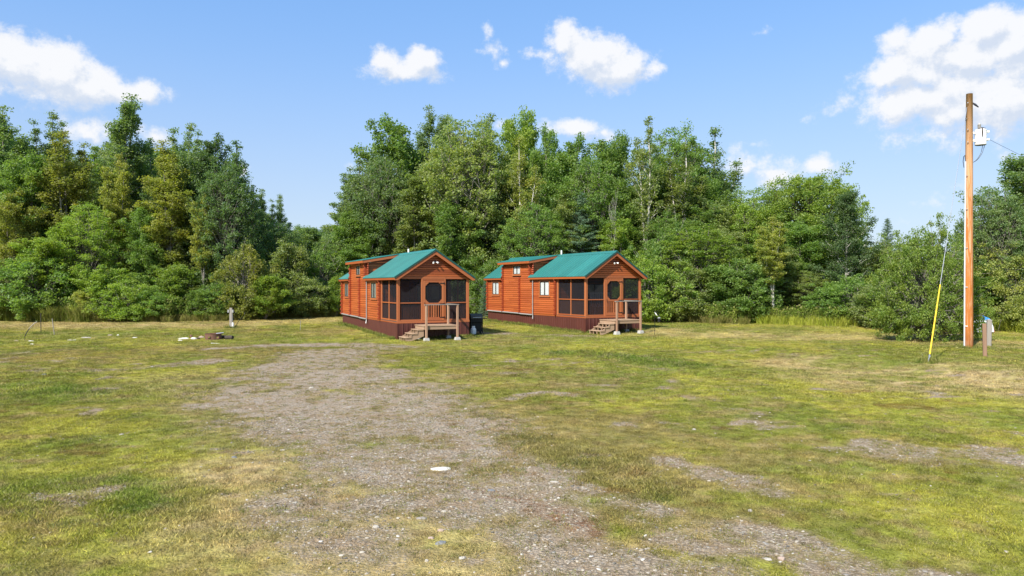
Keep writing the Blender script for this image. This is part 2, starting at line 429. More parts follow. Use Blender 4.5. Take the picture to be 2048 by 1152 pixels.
# ------------------------------------------------------------------ ground tone maps (real colour of turf, gravel, dry grass)
def polyd(pts, x, y):
    """distance to a polyline divided by its local half width"""
    best = np.full(np.shape(x), 1e9)
    for (a, wa), (b, wb) in zip(pts[:-1], pts[1:]):
        dx, dy = b[0] - a[0], b[1] - a[1]; L2 = dx * dx + dy * dy + 1e-9
        t = np.clip(((x - a[0]) * dx + (y - a[1]) * dy) / L2, 0, 1)
        d = np.hypot(x - a[0] - t * dx, y - a[1] - t * dy) / (wa + (wb - wa) * t)
        best = np.minimum(best, d)
    return best
def PL(*a): return [(at(px, py), w) for px, py, w in a]
GRAVEL = [(PL((620, 1180, .7), (700, 1050, 1.0), (760, 940, 1.3), (740, 860, 1.6)), .52), (PL((1330, 1180, .8), (1120, 1085, 1.0), (930, 970, 1.5), (790, 880, 2.3), (700, 820, 2.9), (630, 775, 3.4), (620, 735, 3.0), (670, 705, 2.2)), .80),
          (PL((430, 697, .6), (560, 692, 1.4), (700, 690, 1.4), (790, 694, .9)), .92),
          (PL((60, 748, .4), (180, 742, .7), (300, 735, .5), (420, 722, .8)), .62),
          (PL((1010, 800, .25), (1030, 788, .3), (1090, 784, .25), (1122, 792, .35)), .75),
          (PL((1120, 960, .25), (1220, 1010, .35), (1400, 1080, .5), (1620, 1120, .8), (1900, 1160, .5)), .72),
          (PL((1640, 895, .3), (1780, 905, .7), (1920, 925, .9), (2100, 935, .9)), .62),
          (PL((960, 664, .5), (1060, 672, 1.5), (1170, 672, .8)), .50),
          (PL((1330, 930, .3), (1450, 960, .4), (1560, 985, .3)), .40),
          (PL((1380, 790, .3), (1480, 820, .5), (1560, 850, .3)), .36)]
RED = PL((955, 985, .2), (1060, 1015, .28), (1180, 1062, .2))
LUSH = [(PL((1150, 708, 1.1), (1250, 716, 1.3), (1340, 728, .9)), 1), (PL((935, 835, .6), (1040, 880, .9), (1180, 930, .9), (1280, 990, .7)), .75),
        (PL((80, 1000, .8), (300, 1010, .8), (430, 1080, .8)), .6), (PL((40, 750, 1.5), (150, 800, 1.2), (330, 800, .8)), .45)]
DRY = [(PL((1600, 725, 1.6), (1780, 765, 2.0), (1960, 760, 3.0), (2200, 780, 3)), 1.0), (PL((-60, 648, 3.5), (250, 650, 3), (450, 648, 3), (640, 640, 3)), .70),
       (PL((1340, 664, 2.6), (1500, 672, 3), (1800, 678, 3), (2060, 690, 3)), .70), (PL((500, 940, .9), (620, 1060, 1.5), (800, 1130, 1.5), (1000, 1150, 1.0)), .85),
       (PL((420, 760, 2.0), (520, 850, 1.2), (500, 960, .6)), .45)]
def masks(x, y):
    wx = (NB.fbm(x, y, 1.2, 3) - .5) * 1.6; wy = (NC_.fbm(x, y, 1.2, 3) - .5) * 1.6
    g = np.zeros(np.shape(x))
    for pl, s in GRAVEL: g = np.maximum(g, s * (1 - sst(.45, 1.35, polyd(pl, x + wx * .5, y + wy * .8))))
    n = NA.fbm(x, y, .55, 4, .6)
    nb = NB.fbm(x + 31, y, 1.9, 3)
    g2 = g * .95 + (n - .5) * 1.1 + (nb - .5) * .8 - .16
    g = np.where(g > .02, np.clip(g2, 0, .74), 0)
    # little bare spots anywhere
    g = np.maximum(g, sst(.66, .78, ND.fbm(x, y, 1.1, 4, .6)) * .55 * sst(34, 24, y))
    def acc(L):
        r = np.zeros(np.shape(x))
        for pl, s in L: r = np.maximum(r, s * (1 - sst(.4, 1.5, polyd(pl, x + wx, y + wy))))
        return r
    red = (1 - sst(.3, 1.4, polyd(RED, x + wx * .2, y + wy * .2)))
    return g, acc(LUSH), acc(DRY), red
def lerp(a, b, t): return a * (1 - t[..., None]) + np.array(b) * t[..., None]
C_GRN = np.array((.215, .228, .036)); C_YG = (.360, .335, .052); C_TAN = (.470, .355, .165); C_BRN = (.315, .215, .090)
C_LSH = (.140, .205, .032); C_GRV = (.380, .305, .220); C_RED = (.24, .105, .06)
def turf_colour(x, y, m=None):
    g, lush, dry, red = m if m is not None else masks(x, y)
    x = np.asarray(x, float); y = np.asarray(y, float)
    n1 = NB.fbm(x, y, 2.6, 5, .6); n2 = NC_.fbm(x, y, .5, 4, .65); n3 = ND.fbm(x, y, 5.5, 3); n4 = NA.fbm(x + 50, y, 1.3, 4, .6)
    c = np.broadcast_to(C_GRN, np.shape(x) + (3,)).astype(float)
    c = lerp(c, C_YG, sst(.40, .66, n1) * .9)
    c = lerp(c, C_LSH, np.clip(sst(.52, .70, n4) * .40 + lush * .7 - dry * .6, 0, 1))
    c = lerp(c, C_BRN, sst(.50, .68, n3 * .6 + n2 * .4) * .55)
    c = lerp(c, C_TAN, np.clip(dry * .9 * sst(.28, .55, n2 * .5 + n1 * .5) + sst(.60, .75, n2) * .35, 0, 1))
    c = lerp(c, (.300, .215, .105), np.clip(g * 1.6, 0, .88))
    hf = NC_.fbm(x + 3, y, .16, 3, .6); c = lerp(c, (.30, .21, .10), sst(.60, .78, NB.fbm(x, y + 7, .30, 3, .6)) * .55)
    c = c * (.50 + 1.0 * hf)[..., None]
    c = lerp(c, C_RED, red * .8)
    c = lerp(c, (.17, .075, .035), sst(.70, .80, ND.fbm(x + 9, y + 30, 1.0, 4, .6)) * .5)
    return c

def make_ground():
    ys = [-400, -150, -60, -25, -10, -4, 0, 2]
    y = 3.0
    while y < 62: ys.append(y); y += max(.06, y * .0085)
    while y < 3500: ys.append(y); y *= 1.12
    ys = np.array(ys)
    u = np.linspace(-1, 1, 420)
    ext = np.array([1.15, 1.5, 2.2, 4, 9, 25, 80]); u = np.concatenate([-ext[::-1], u, ext])
    s = np.maximum(12, .95 * (ys + 5)); s = np.where(ys < 0, 12, s); s = np.minimum(s, 400)
    Xg = s[:, None] * u[None, :]; Yg = np.broadcast_to(ys[:, None], Xg.shape)
    Zg = gz(Xg, Yg)
    h, w = Xg.shape
    V = np.stack([Xg, Yg, Zg], -1).reshape(-1, 3)
    idx = np.arange(h * w).reshape(h, w)
    Q = np.stack([idx[:-1, :-1], idx[:-1, 1:], idx[1:, 1:], idx[1:, :-1]], -1).reshape(-1, 4)
    me = bpy.data.meshes.new('ground')
    me.vertices.add(len(V)); me.vertices.foreach_set('co', V.astype(np.float32).ravel())
    me.loops.add(Q.size); me.loops.foreach_set('vertex_index', Q.astype(np.int32).ravel())
    me.polygons.add(len(Q)); me.polygons.foreach_set('loop_start', np.arange(0, Q.size, 4, dtype=np.int32))
    me.update(calc_edges=True); me.polygons.foreach_set('use_smooth', np.ones(len(Q), bool))
    m = masks(V[:, 0], V[:, 1]); c = turf_colour(V[:, 0], V[:, 1], m)
    a = me.attributes.new('turf', 'FLOAT_COLOR', 'POINT')
    a.data.foreach_set('color', np.concatenate([c, np.ones((len(c), 1))], 1).astype(np.float32).ravel())
    b = me.attributes.new('gravel', 'FLOAT', 'POINT'); b.data.foreach_set('value', m[0].astype(np.float32))
    def fn(nt, out):
        col = nt.new('ShaderNodeAttribute', attribute_name='turf').outputs['Color']
        gr = nt.new('ShaderNodeAttribute', attribute_name='gravel').outputs['Fac']
        P = nt.new('ShaderNodeNewGeometry').outputs['Position']
        n = nt.noise(P, 9, 6, .7); n2 = nt.noise(P, 42, 4, .7)
        k = nt.math('ADD', nt.math('MULTIPLY_ADD', n, 1.2, .36), nt.math('MULTIPLY_ADD', n2, 1.5, -.72))
        s = nt.new('ShaderNodeVectorMath', operation='SCALE'); nt.put(s.inputs[0], col); nt.put(s.inputs['Scale'], nt.math('MULTIPLY', k, .86))
        vo = nt.new('ShaderNodeTexVoronoi'); nt.put(vo.inputs['Vector'], P); vo.inputs['Scale'].default_value = 26
        vo2 = nt.new('ShaderNodeTexVoronoi'); nt.put(vo2.inputs['Vector'], P); vo2.inputs['Scale'].default_value = 75
        sepc = nt.new('ShaderNodeSeparateColor'); nt.put(sepc.inputs[0], vo.outputs['Color'])
        sepd = nt.new('ShaderNodeSeparateColor'); nt.put(sepd.inputs[0], vo2.outputs['Color'])
        gv = nt.mix(sepd.outputs[0], tuple(v * .55 for v in C_GRV), tuple(v * 1.25 for v in C_GRV))
        gv = nt.mix(nt.step(sepc.outputs[1], .88, .95), gv, (.38, .35, .30))
        gv = nt.mix(nt.math('MULTIPLY', nt.step(vo.outputs['Distance'], .35, .75), .6), gv, (.13, .095, .06))
        gv = nt.mix(nt.math('MULTIPLY', nt.step(nt.noise(P, 1.6, 4, .6), .45, .65), .5), gv, (.27, .18, .10))
        f = nt.step(nt.math('ADD', gr, nt.math('ADD', nt.math('MULTIPLY_ADD', n2, 1.5, -.75), nt.math('MULTIPLY_ADD', n, .9, -.45))), .12, .62)
        c = nt.mix(f, s.outputs[0], gv)
        hgt = nt.math('ADD', n2, nt.math('MULTIPLY', vo.outputs['Distance'], -.8))
        principled(nt, out, c, .95, 0, .1, bump(nt, hgt, .8, .03))
    o = link('ground', me, mat('ground_soil', fn)); tag(o, 'mown field of patchy green and straw coloured turf with worn gravel', None, None, 'structure')
make_ground()

# ------------------------------------------------------------------ trees
def tubes_np(paths, n=5):
    V = []; Fc = []
    for P, r in paths:
        b = len(V); P = np.asarray(P); m = len(P)
        D = np.gradient(P, axis=0); D /= np.linalg.norm(D, axis=1)[:, None] + 1e-9
        ref = np.where(np.abs(D[:, 2:3]) < .9, np.array([[0, 0, 1.]]), np.array([[1., 0, 0]]))
        A = np.cross(D, ref); A /= np.linalg.norm(A, axis=1)[:, None] + 1e-9; B = np.cross(D, A)
        t = np.arange(n) * 2 * np.pi / n
        ring = P[:, None, :] + (A[:, None, :] * np.cos(t)[None, :, None] + B[:, None, :] * np.sin(t)[None, :, None]) * np.asarray(r)[:, None, None]
        V.extend(ring.reshape(-1, 3).tolist())
        for i in range(m - 1):
            for k in range(n):
                Fc.append((b + i * n + k, b + i * n + (k + 1) % n, b + (i + 1) * n + (k + 1) % n, b + (i + 1) * n + k))
    return V, Fc
def leaves_mesh(name, C, rs, size, aspect=.7, up=.35, rnd=None, droop=0):
    """C: leaf centres (n,3); one little folded leaf each"""
    n = len(C)
    N = rs.normal(size=(n, 3)); N[:, 2] = np.abs(N[:, 2]) * 1 + up; N /= np.linalg.norm(N, axis=1)[:, None]
    T = rs.normal(size=(n, 3)); T[:, 2] -= droop; T -= (T * N).sum(1)[:, None] * N; T /= np.linalg.norm(T, axis=1)[:, None]
    B = np.cross(N, T); s = size * rs.uniform(.65, 1.35, n)[:, None]
    a = C - T * s * .5; c = C + T * s * .5; b = C + B * s * aspect * .5 + N * s * .06; d = C - B * s * aspect * .5 + N * s * .06
    V = np.stack([a, b, c, d], 1).reshape(-1, 3)
    me = bpy.data.meshes.new(name); me.vertices.add(4 * n); me.vertices.foreach_set('co', V.astype(np.float32).ravel())
    me.loops.add(4 * n); me.loops.foreach_set('vertex_index', np.arange(4 * n, dtype=np.int32))
    me.polygons.add(n); me.polygons.foreach_set('loop_start', np.arange(0, 4 * n, 4, dtype=np.int32))
    me.update(calc_edges=True)
    at_ = me.attributes.new('v', 'FLOAT', 'FACE'); at_.data.foreach_set('value', (rs.rand(n) if rnd is None else rnd).astype(np.float32))
    return me
SHELLS = {'dome': (.55, 2.2), 'ball': (.50, 2.0), 'mound': (.30, 2.3)}
def grow_shell(name, seed, H, Rc, base, nb, nleaf, size, clump, tr, stems, aspect, sh):
    # limbs run from the stems to points spread over a lumpy rounded crown surface
    rs = np.random.RandomState(seed); czf, pw = sh
    cz = H * (base + (1 - base) * czf) if sh[0] > .35 else H * .34
    rzu, rzd = H - cz, cz - H * base * .8
    lob = rs.normal(size=(9, 3)); lob /= np.linalg.norm(lob, axis=1)[:, None]; lamp = rs.uniform(-.26, .30, 9)
    paths = []; C = []; Wt = []
    tops = []
    for st in range(stems):
        a = rs.rand() * 6.28; o_ = 0 if stems == 1 else Rc * .30 * rs.rand()
        top = np.array([np.cos(a) * o_, np.sin(a) * o_, H * rs.uniform(.62, .85)]); k = np.linspace(0, 1, 8)
        P = k[:, None] * top[None, :] * np.array([1, 1, 1]); P[1:] += np.cumsum(rs.normal(0, .02 * H / 8, (7, 3)), 0) * np.array([2, 2, 0])
        paths.append((P, tr * (1 if stems == 1 else .6) * (1 - k * .85))); tops.append(P)
    n = nb * 2
    for i in range(n):
        zz = 1 - 2 * (i + .5) / n * .86; ph = i * 2.39996 + rs.normal(0, .2); rr = math.sqrt(max(0, 1 - zz * zz))
        d = np.array([rr * math.cos(ph), rr * math.sin(ph), zz]); f = 1 + sum(l_ * max(0, float(d @ v)) ** 5 for v, l_ in zip(lob, lamp)) + rs.normal(0, .09)
        T = np.array([d[0] * Rc, d[1] * Rc, cz * 0 + d[2] * (rzu if zz > 0 else rzd)]) * f * .93 + np.array([0, 0, cz])
        T[2] = max(T[2], .12)
        P = tops[i % stems]; h0 = np.clip(T[2] * rs.uniform(.35, .7), H * base * .6, P[-1, 2] * .98); kz = np.interp(h0, P[:, 2], np.arange(8)); b0 = np.array([np.interp(kz, np.arange(8), P[:, j]) for j in range(3)])
        k = np.linspace(0, 1, 5)[:, None]; bp = b0 * (1 - k) + T * k; bp[1:4] += rs.normal(0, .05 * np.linalg.norm(T - b0), (3, 3)); bp[2, 2] += .05 * H * rs.rand()
        paths.append((bp, tr * .28 * (1 - .85 * k[:, 0]) + .006))
        for q in (.55, .72, .88, 1.0): C.append([np.interp(q, k[:, 0], bp[:, j]) for j in range(3)]); Wt.append(q ** 2)
        for _ in range(2):
            e = T + rs.normal(0, .12 * Rc, 3); e[2] = max(e[2], .1); paths.append((np.stack([bp[3], (bp[3] + e) / 2, e]), np.array([.02, .012, .005]))); C.append(e); Wt.append(1.)
    nleaf = int(nleaf * 1.6); size = size * .68; jj = rs.rand(len(C)); clump = clump * .9
    C = np.array(C); Wt = np.array(Wt) * np.where(jj < .16, .04, 1) * rs.uniform(.25, 1.8, len(C)); Wt /= Wt.sum(); idx = rs.choice(len(C), nleaf, p=Wt)
    off = rs.normal(size=(nleaf, 3)); off /= np.linalg.norm(off, axis=1)[:, None]; off *= rs.rand(nleaf)[:, None] ** .5; off[:, 2] *= .6
    Pc = C[idx] + off * clump * rs.uniform(.6, 1.35, len(C))[idx][:, None]; Pc[:, 2] = np.maximum(Pc[:, 2], .06)
    val = np.clip(rs.rand(nleaf) * .75 + rs.rand(len(C))[idx] * .25, 0, 1)
    cm = leaves_mesh(name + '_crown', Pc, rs, size, aspect, .35, val); V, Fc = tubes_np(paths, 5)
    return mesh_from(name + '_trunk', V, Fc, True), cm, H, Rc
def grow(name, seed, H=14, Rc=2.8, base=.25, prof=None, nb=46, up=.5, nleaf=16000, size=.17, clump=.42, tr=.16, stems=1, lean=.03, aspect=.75, bark_n=6, droop=0, conif=False, fork=False):
    if prof in SHELLS: return grow_shell(name, seed, H, Rc, base, nb, nleaf, size, clump, tr, stems, aspect, SHELLS[prof])
    rs = np.random.RandomState(seed)
    prof = prof or (lambda t: math.sin(math.pi * min(1, (t * .86 + .14))) ** .6)
    paths = []; centres = []; wts = []
    for st in range(stems):
        ang = rs.rand() * 6.28; out_ = 0 if stems == 1 else Rc * .55 * rs.uniform(.4, 1)
        if fork: ang = st * 6.28 / stems + rs.uniform(-.5, .5); out_ = Rc * (.15 if st == 0 else rs.uniform(.38, .6))
        Hs = H * (1 if st == 0 else rs.uniform(.82, .98))
        t = np.linspace(0, 1, 9)
        wob = np.cumsum(rs.normal(0, lean * H * .07, (9, 2)), 0); wob[0] = 0
        og = t ** .8
        if fork:
            fk = .30; og = np.clip((t - fk) / (1 - fk), 0, 1) ** .9
            if st == 0: wob0 = wob
            wob = wob0 + (wob - wob0) * og[:, None]
        tx = np.stack([np.cos(ang) * out_ * og + wob[:, 0], np.sin(ang) * out_ * og + wob[:, 1], t * Hs], 1)
        trs = tr * (1 if stems == 1 or (fork and st == 0) else .6)
        paths.append((tx, trs * (1 - t) ** .85 + .012))
        nn = nb // stems; ph = rs.rand() * 6.28
        for i in range(nn):
            f = (i + rs.rand()) / nn; h = base + (1 - base) * f ** (.9 if conif else .95) * .985
            p0 = np.array([np.interp(h, t, tx[:, k]) for k in range(3)])
            az = ph + i * 2.39996 + rs.normal(0, .35)
            Rl = (Rc if stems == 1 else Rc * (.70 if fork else .62)) * prof(f) * (rs.uniform(.86, 1.1) if conif else rs.uniform(.40, 1.45)) + .10
            elv = (up + .55 * f + rs.normal(0, .14)) if not conif else (up + .5 * f + rs.normal(0, .05))
            L = Rl; k = np.linspace(0, 1, 5)
            dirh = np.array([np.cos(az), np.sin(az)])
            bend = .25 * L if not conif else .10 * L
            bp = np.stack([p0[0] + dirh[0] * L * k * math.cos(min(elv, 1.3)), p0[1] + dirh[1] * L * k * math.cos(min(elv, 1.3)),
                           p0[2] + L * k * math.sin(elv) + (bend * k ** 2 if not conif else -bend * k + bend * k ** 2)], 1)
            bp[1:] += rs.normal(0, .04 * L, (4, 3))
            br = max(.012, trs * (1 - h) * .42 + .01)
            paths.append((bp, br * (1 - k * .8)))
            for q in (.3, .5, .7, .88, 1.0) if not conif else np.linspace(.12, 1, 9):
                centres.append([np.interp(q, k, bp[:, j]) for j in range(3)]); wts.append((.45 + q) * (.3 + L) if not conif else (.5 + .4 * q) * L)
            for q in (.35, .6, .8) if not conif else ():
                s0 = np.array([np.interp(q, k, bp[:, j]) for j in range(3)])
                a2 = az + rs.choice([-1, 1]) * rs.uniform(.5, 1.1); L2 = L * rs.uniform(.3, .55)
                e2 = elv + rs.normal(0, .3)
                s1 = s0 + np.array([np.cos(a2) * math.cos(e2), np.sin(a2) * math.cos(e2), math.sin(e2)]) * L2
                sm = (s0 + s1) / 2 + rs.normal(0, .05 * L2, 3)
                paths.append((np.stack([s0, sm, s1]), np.array([br * .5, br * .35, .006])))
                centres += [sm, s1]; wts += [.9 * (.3 + L), 1.2 * (.3 + L)]
    C = np.array(centres); Wt = np.array(wts)
    nleaf = int(nleaf * 1.85); size = size * .70
    Wt = Wt * rs.uniform(.15, 1.7, len(Wt)); Wt /= Wt.sum()
    idx = rs.choice(len(C), nleaf, p=Wt)
    cr = clump * rs.uniform(.6, 1.4, len(C))[idx][:, None]
    off = rs.normal(size=(nleaf, 3)); off /= np.linalg.norm(off, axis=1)[:, None]
    off *= rs.rand(nleaf)[:, None] ** .45
    off[:, 2] *= .62
    if conif: off[:, 2] *= .35
    Pc = C[idx] + off * cr * (1 if not conif else 1)
    Pc[:, 2] = np.maximum(Pc[:, 2], .08)
    val = np.clip(rs.rand(nleaf) * .75 + rs.rand(len(C))[idx] * .25, 0, 1)
    cm = leaves_mesh(name + '_crown', Pc, rs, size, aspect, .35, val, droop)
    V, Fc = tubes_np(paths, bark_n)
    tm = mesh_from(name + '_trunk', V, Fc, True)
    return tm, cm, H, Rc
dome = lambda t: (max(0, 1 - max(0, t * 1.02 - .02) ** 2.4)) ** .5 * (.45 + .55 * min(1, t * 3.2)) if t < .99 else .12
round_ = lambda t: max(.15, math.sin(math.pi * (.10 + .86 * t)) ** .55)
column = lambda t: (.55 + .45 * math.sin(math.pi * min(1, t * 1.25))) * (1 - t ** 2.4) ** .75 + .05
cone = lambda t: (1 - t) ** .85 + .03
bush = lambda t: (1 - t ** 2.2) ** .5 * .95 + .1 if t < 1 else .1
PROTO = {
    'aspen': [grow('aspen_a', 11, 16, 2.6, .28, column, 66, .65, 19000, .19, .46, .17, stems=3, fork=True),
              grow('aspen_b', 12, 16, 2.5, .22, column, 68, .6, 19000, .19, .46, .16, stems=4, fork=True),
              grow('aspen_c', 13, 16, 2.4, .36, column, 54, .7, 12000, .19, .42, .15, stems=3, fork=True)],
    'maple': [grow('maple_a', 21, 12, 3.2, .12, dome, 76, .5, 23000, .21, .50, .18, stems=4, fork=True),
              grow('maple_b', 22, 12, 3.3, .10, dome, 78, .45, 23000, .21, .52, .18, stems=3, fork=True),
              grow('maple_c', 23, 12, 3.0, .12, 'dome', 80, .5, 24000, .20, .55, .17)],
    'conic': [grow('conic_a', 91, 12, 2.9, .08, lambda t: (1 - t) ** .62 * .95 + .07, 64, .4, 20000, .19, .46, .17)],
    'birch': [grow('birch_a', 31, 14, 2.1, .30, column, 45, .8, 6200, .17, .36, .12, lean=.05, stems=3, fork=True),
              grow('birch_b', 32, 14, 1.9, .38, column, 34, .8, 4200, .17, .34, .11, lean=.06, stems=2, fork=True)],
    'round': [grow('round_a', 41, 11, 4.0, .28, 'dome', 110, .38, 42000, .20, .62, .22)],
    'spruce': [grow('spruce_a', 51, 9, 2.3, .04, cone, 120, -.08, 26000, .14, .30, .12, conif=True, aspect=.35),
               grow('spruce_b', 52, 9, 2.2, .05, cone, 110, -.12, 24000, .14, .28, .12, conif=True, aspect=.35)],
    'shrub': [grow('shrub_a', 61, 4, 2.2, .03, 'mound', 55, .35, 15000, .16, .42, .07, stems=4),
              grow('shrub_b', 62, 4, 2.1, .03, 'mound', 50, .4, 15000, .16, .42, .07, stems=5),
              grow('shrub_c', 63, 4, 2.1, .03, bush, 44, .5, 11000, .17, .38, .06, stems=4),
              grow('shrub_d', 64, 4, 1.9, .08, round_, 40, .6, 9000, .15, .34, .06, stems=3)],
    'big_bush': [grow('big_bush_a', 71, 5, 3.5, .03, 'mound', 120, .25, 42000, .15, .46, .10, stems=6)],
    'dead': [grow('dead_a', 81, 6, 1.8, .3, round_, 24, .7, 60, .12, .3, .09, lean=.12)],
}
NAMES = {'conic': 'broadleaf_tree', 'aspen': 'aspen_tree', 'maple': 'maple_tree', 'birch': 'birch_tree', 'round': 'maple_tree', 'spruce': 'spruce_tree', 'shrub': 'shrub', 'big_bush': 'shrub', 'dead': 'dead_tree'}
CATS = {'shrub': 'shrub', 'big_bush': 'shrub'}
rt = random.Random(5)
def tree(kind, x, y, H, Rw, leaf, label, group=None, var=None, bark=None):
    pr = PROTO[kind]; tm, cm, H0, R0 = pr[rt.randrange(len(pr)) if var is None else var % len(pr)]
    x += rt.uniform(-.05, .05)
    z = float(gz(x, y))
    nm = NAMES[kind]
    t = thing(nm, label, CATS.get(kind, 'tree'), (x, y, z - .03), rt.uniform(0, 6.28), group)
    s = (Rw / R0, Rw / R0, H / H0)
    tr_ = link('stems' if 'shrub' == nm else 'trunk', tm, bark or B_GREY, t); cr = link('foliage' if nm == 'shrub' else 'crown', cm, leaf, t)
    for o, m in ((tr_, bark or B_GREY), (cr, leaf)):
        o.scale = s; o.material_slots[0].link = 'OBJECT'; o.material_slots[0].material = m
    return t
def ptree(kind, px, topy, D, wpx, leaf, label, group=None, var=None, bark=None):
    if kind in ('shrub', 'big_bush'): wpx *= 1.05
    x = X(px, D); H = Zt(topy, D) - float(gz(x, D)); return tree(kind, x, D, H * (1.03 if kind in ('aspen', 'maple', 'birch') else .985), wpx / 2 / F * D, leaf, label, group, var, bark)
# --- left wood
ptree('aspen', 12, 226, 54, 150, L_BLU, 'tall grey green aspen at the far left edge of the left wood', var=0)
ptree('aspen', 98, 238, 57, 120, L_BLU, 'slim aspen with a pointed top, second tall crown from the left edge', var=1)
ptree('maple', 60, 330, 51.5, 150, L_MID, 'mid green tree in front of the leftmost aspens', var=1)
ptree('aspen', 140, 272, 52, 140, L_OCH, 'ochre green tree, leftmost of the three rust tinted crowns', var=1)
ptree('aspen', 195, 305, 58, 110, L_MID, 'green aspen between the leftmost ochre crown and the tallest aspen', var=2)
ptree('aspen', 252, 200, 57, 150, L_BLU, 'tallest aspen of the left wood with an open airy top', var=0)
ptree('aspen', 238, 318, 51, 100, L_OCH, 'ochre green tree standing below the tallest aspen, middle of the three rust tinted crowns', var=2)
ptree('aspen', 338, 292, 51, 150, L_OCH, 'broad ochre green tree, right of the three rust tinted crowns', var=0)
ptree('aspen', 372, 256, 58, 120, L_BLU, 'bluish aspen with a domed top behind the right ochre tree', var=1)
ptree('birch', 300, 285, 60, 90, L_BLU, 'thin bare topped birch between the tallest aspen and the domed one', bark=B_PALE, var=1)
ptree('maple', 425, 300, 54, 150, L_DRK, 'dark leaved tree with sky showing through its upper crown', var=0)
ptree('birch', 465, 292, 52, 120, L_DRK, 'dark open tree at the right shoulder of the left wood', var=0, bark=B_DARK)
ptree('maple', 450, 345, 50.5, 120, L_DRK, 'dark rounded tree at the right end of the left wood', var=2)
ptree('aspen', 408, 395, 49.5, 80, L_OCH, 'small ochre green tree before the dark ones of the left wood', var=2)
ptree('maple', 30, 400, 50, 130, L_OCH, 'low ochre tinted tree near the left edge', var=0)
ptree('maple', 175, 420, 49.5, 120, L_BRT, 'bright green young maple below the leftmost ochre crown', var=2)
ptree('maple', 105, 470, 48.3, 150, L_BRT, 'bright green broad maple low at the front of the left wood', var=0)
ptree('maple', 285, 430, 50, 120, L_MID, 'mid green tree filling the middle of the left wood', var=1)
ptree('aspen', 520, 385, 64, 70, L_BLU, 'slim blue green aspen beyond the right end of the left wood', var=0)
ptree('aspen', 553, 396, 66, 66, L_BLU, 'pointed blue green aspen farther right at the gap in the woods', var=1)
ptree('maple', 500, 425, 55, 110, L_DRK, 'dark green tree sloping down to the gap in the woods', var=1)
ptree('maple', 560, 455, 60, 100, L_BLU, 'soft green tree in the gap in the woods, left side', var=2)
# --- middle wood
ptree('aspen', 712, 328, 58, 110, L_BLU, 'slender pale trunked aspen at the left end of the middle wood', var=2, bark=B_PALE)
ptree('maple', 786, 268, 60, 190, L_MID, 'tall green maple above the left cabin roof', var=0)
ptree('maple', 765, 330, 57, 140, L_BLU, 'grey green tree in front of the tall maple above the left cabin', var=2)
ptree('aspen', 862, 222, 63, 110, L_BLU, 'tallest dark topped aspen of the middle wood', var=0)
ptree('aspen', 905, 240, 63, 90, L_BLU, 'twin topped aspen right beside the tallest of the middle wood', var=1)
ptree('maple', 935, 262, 56, 190, L_OLV, 'large soft green aspen like tree between the two cabins', var=2)
ptree('aspen', 965, 240, 60, 130, L_BLU, 'tall grey green aspen behind the space between the cabins', var=1)
ptree('aspen', 830, 350, 55, 120, L_OLV, 'soft green tree behind the left cabin porch roof', var=0)
ptree('maple', 1045, 248, 62, 130, L_BRT, 'bright green topped maple above the right cabin loft', var=1)
ptree('maple', 1090, 285, 61, 110, L_MID, 'mid green maple right behind the bright topped one', var=0)
ptree('birch', 1045, 285, 54, 120, L_YEL, 'yellow green birch with a pale trunk above the right cabin loft', var=0, bark=B_PALE)
ptree('maple', 1150, 300, 59, 150, L_MID, 'rounded green maple in the skyline above the right cabin roof', var=0)
ptree('maple', 1235, 292, 59, 150, L_MID, 'broad green maple left of the tall sparse birch', var=1)
ptree('maple', 1180, 335, 56, 150, L_MID, 'green maple standing in front of the skyline maples above the right cabin', var=2)
ptree('birch', 1288, 243, 54, 110, L_OLV, 'tall sparse birch with a bare pale trunk right of the right cabin ridge', var=1, bark=B_PALE)
ptree('maple', 1350, 275, 60, 150, L_MID, 'tall green tree right of the sparse birch', var=2)
ptree('birch', 1372, 300, 55, 150, L_OLV, 'olive leaved birch with forked pale limbs', var=0, bark=B_PALE)
ptree('birch', 1432, 268, 61, 170, L_BLU, 'open airy aspen at the right end of the middle wood', var=0, bark=B_PALE)
ptree('maple', 1305, 360, 57, 150, L_MID, 'dark green tree behind the sparse birch trunk', var=0)
ptree('maple', 1420, 375, 57, 140, L_MID, 'green tree beneath the open airy aspen', var=1)
ptree('spruce', 1162, 378, 53.5, 120, L_SPR, 'blue green spruce above the right cabin roof', var=0)
ptree('spruce', 1125, 440, 55, 90, L_SPR, 'small dark spruce left of the blue green one', var=1)
ptree('dead', 1222, 438, 52.8, 70, L_OCH, 'bare twisted dead tree above the right cabin gable', bark=B_PALE)
ptree('maple', 1070, 420, 53, 130, L_MID, 'leafy maple just behind the right cabin loft', var=2)
ptree('maple', 1240, 450, 53, 120, L_BRT, 'bright young maple right above the right cabin gable', var=1)
ptree('maple', 1000, 380, 55, 110, L_DRK, 'dark green tree in the shade between the cabins', var=1)
ptree('maple', 905, 420, 53, 130, L_MID, 'green maple behind the left cabin gable', var=0)
ptree('maple', 710, 430, 56, 110, L_MID, 'green tree behind the left cabin loft', var=1)
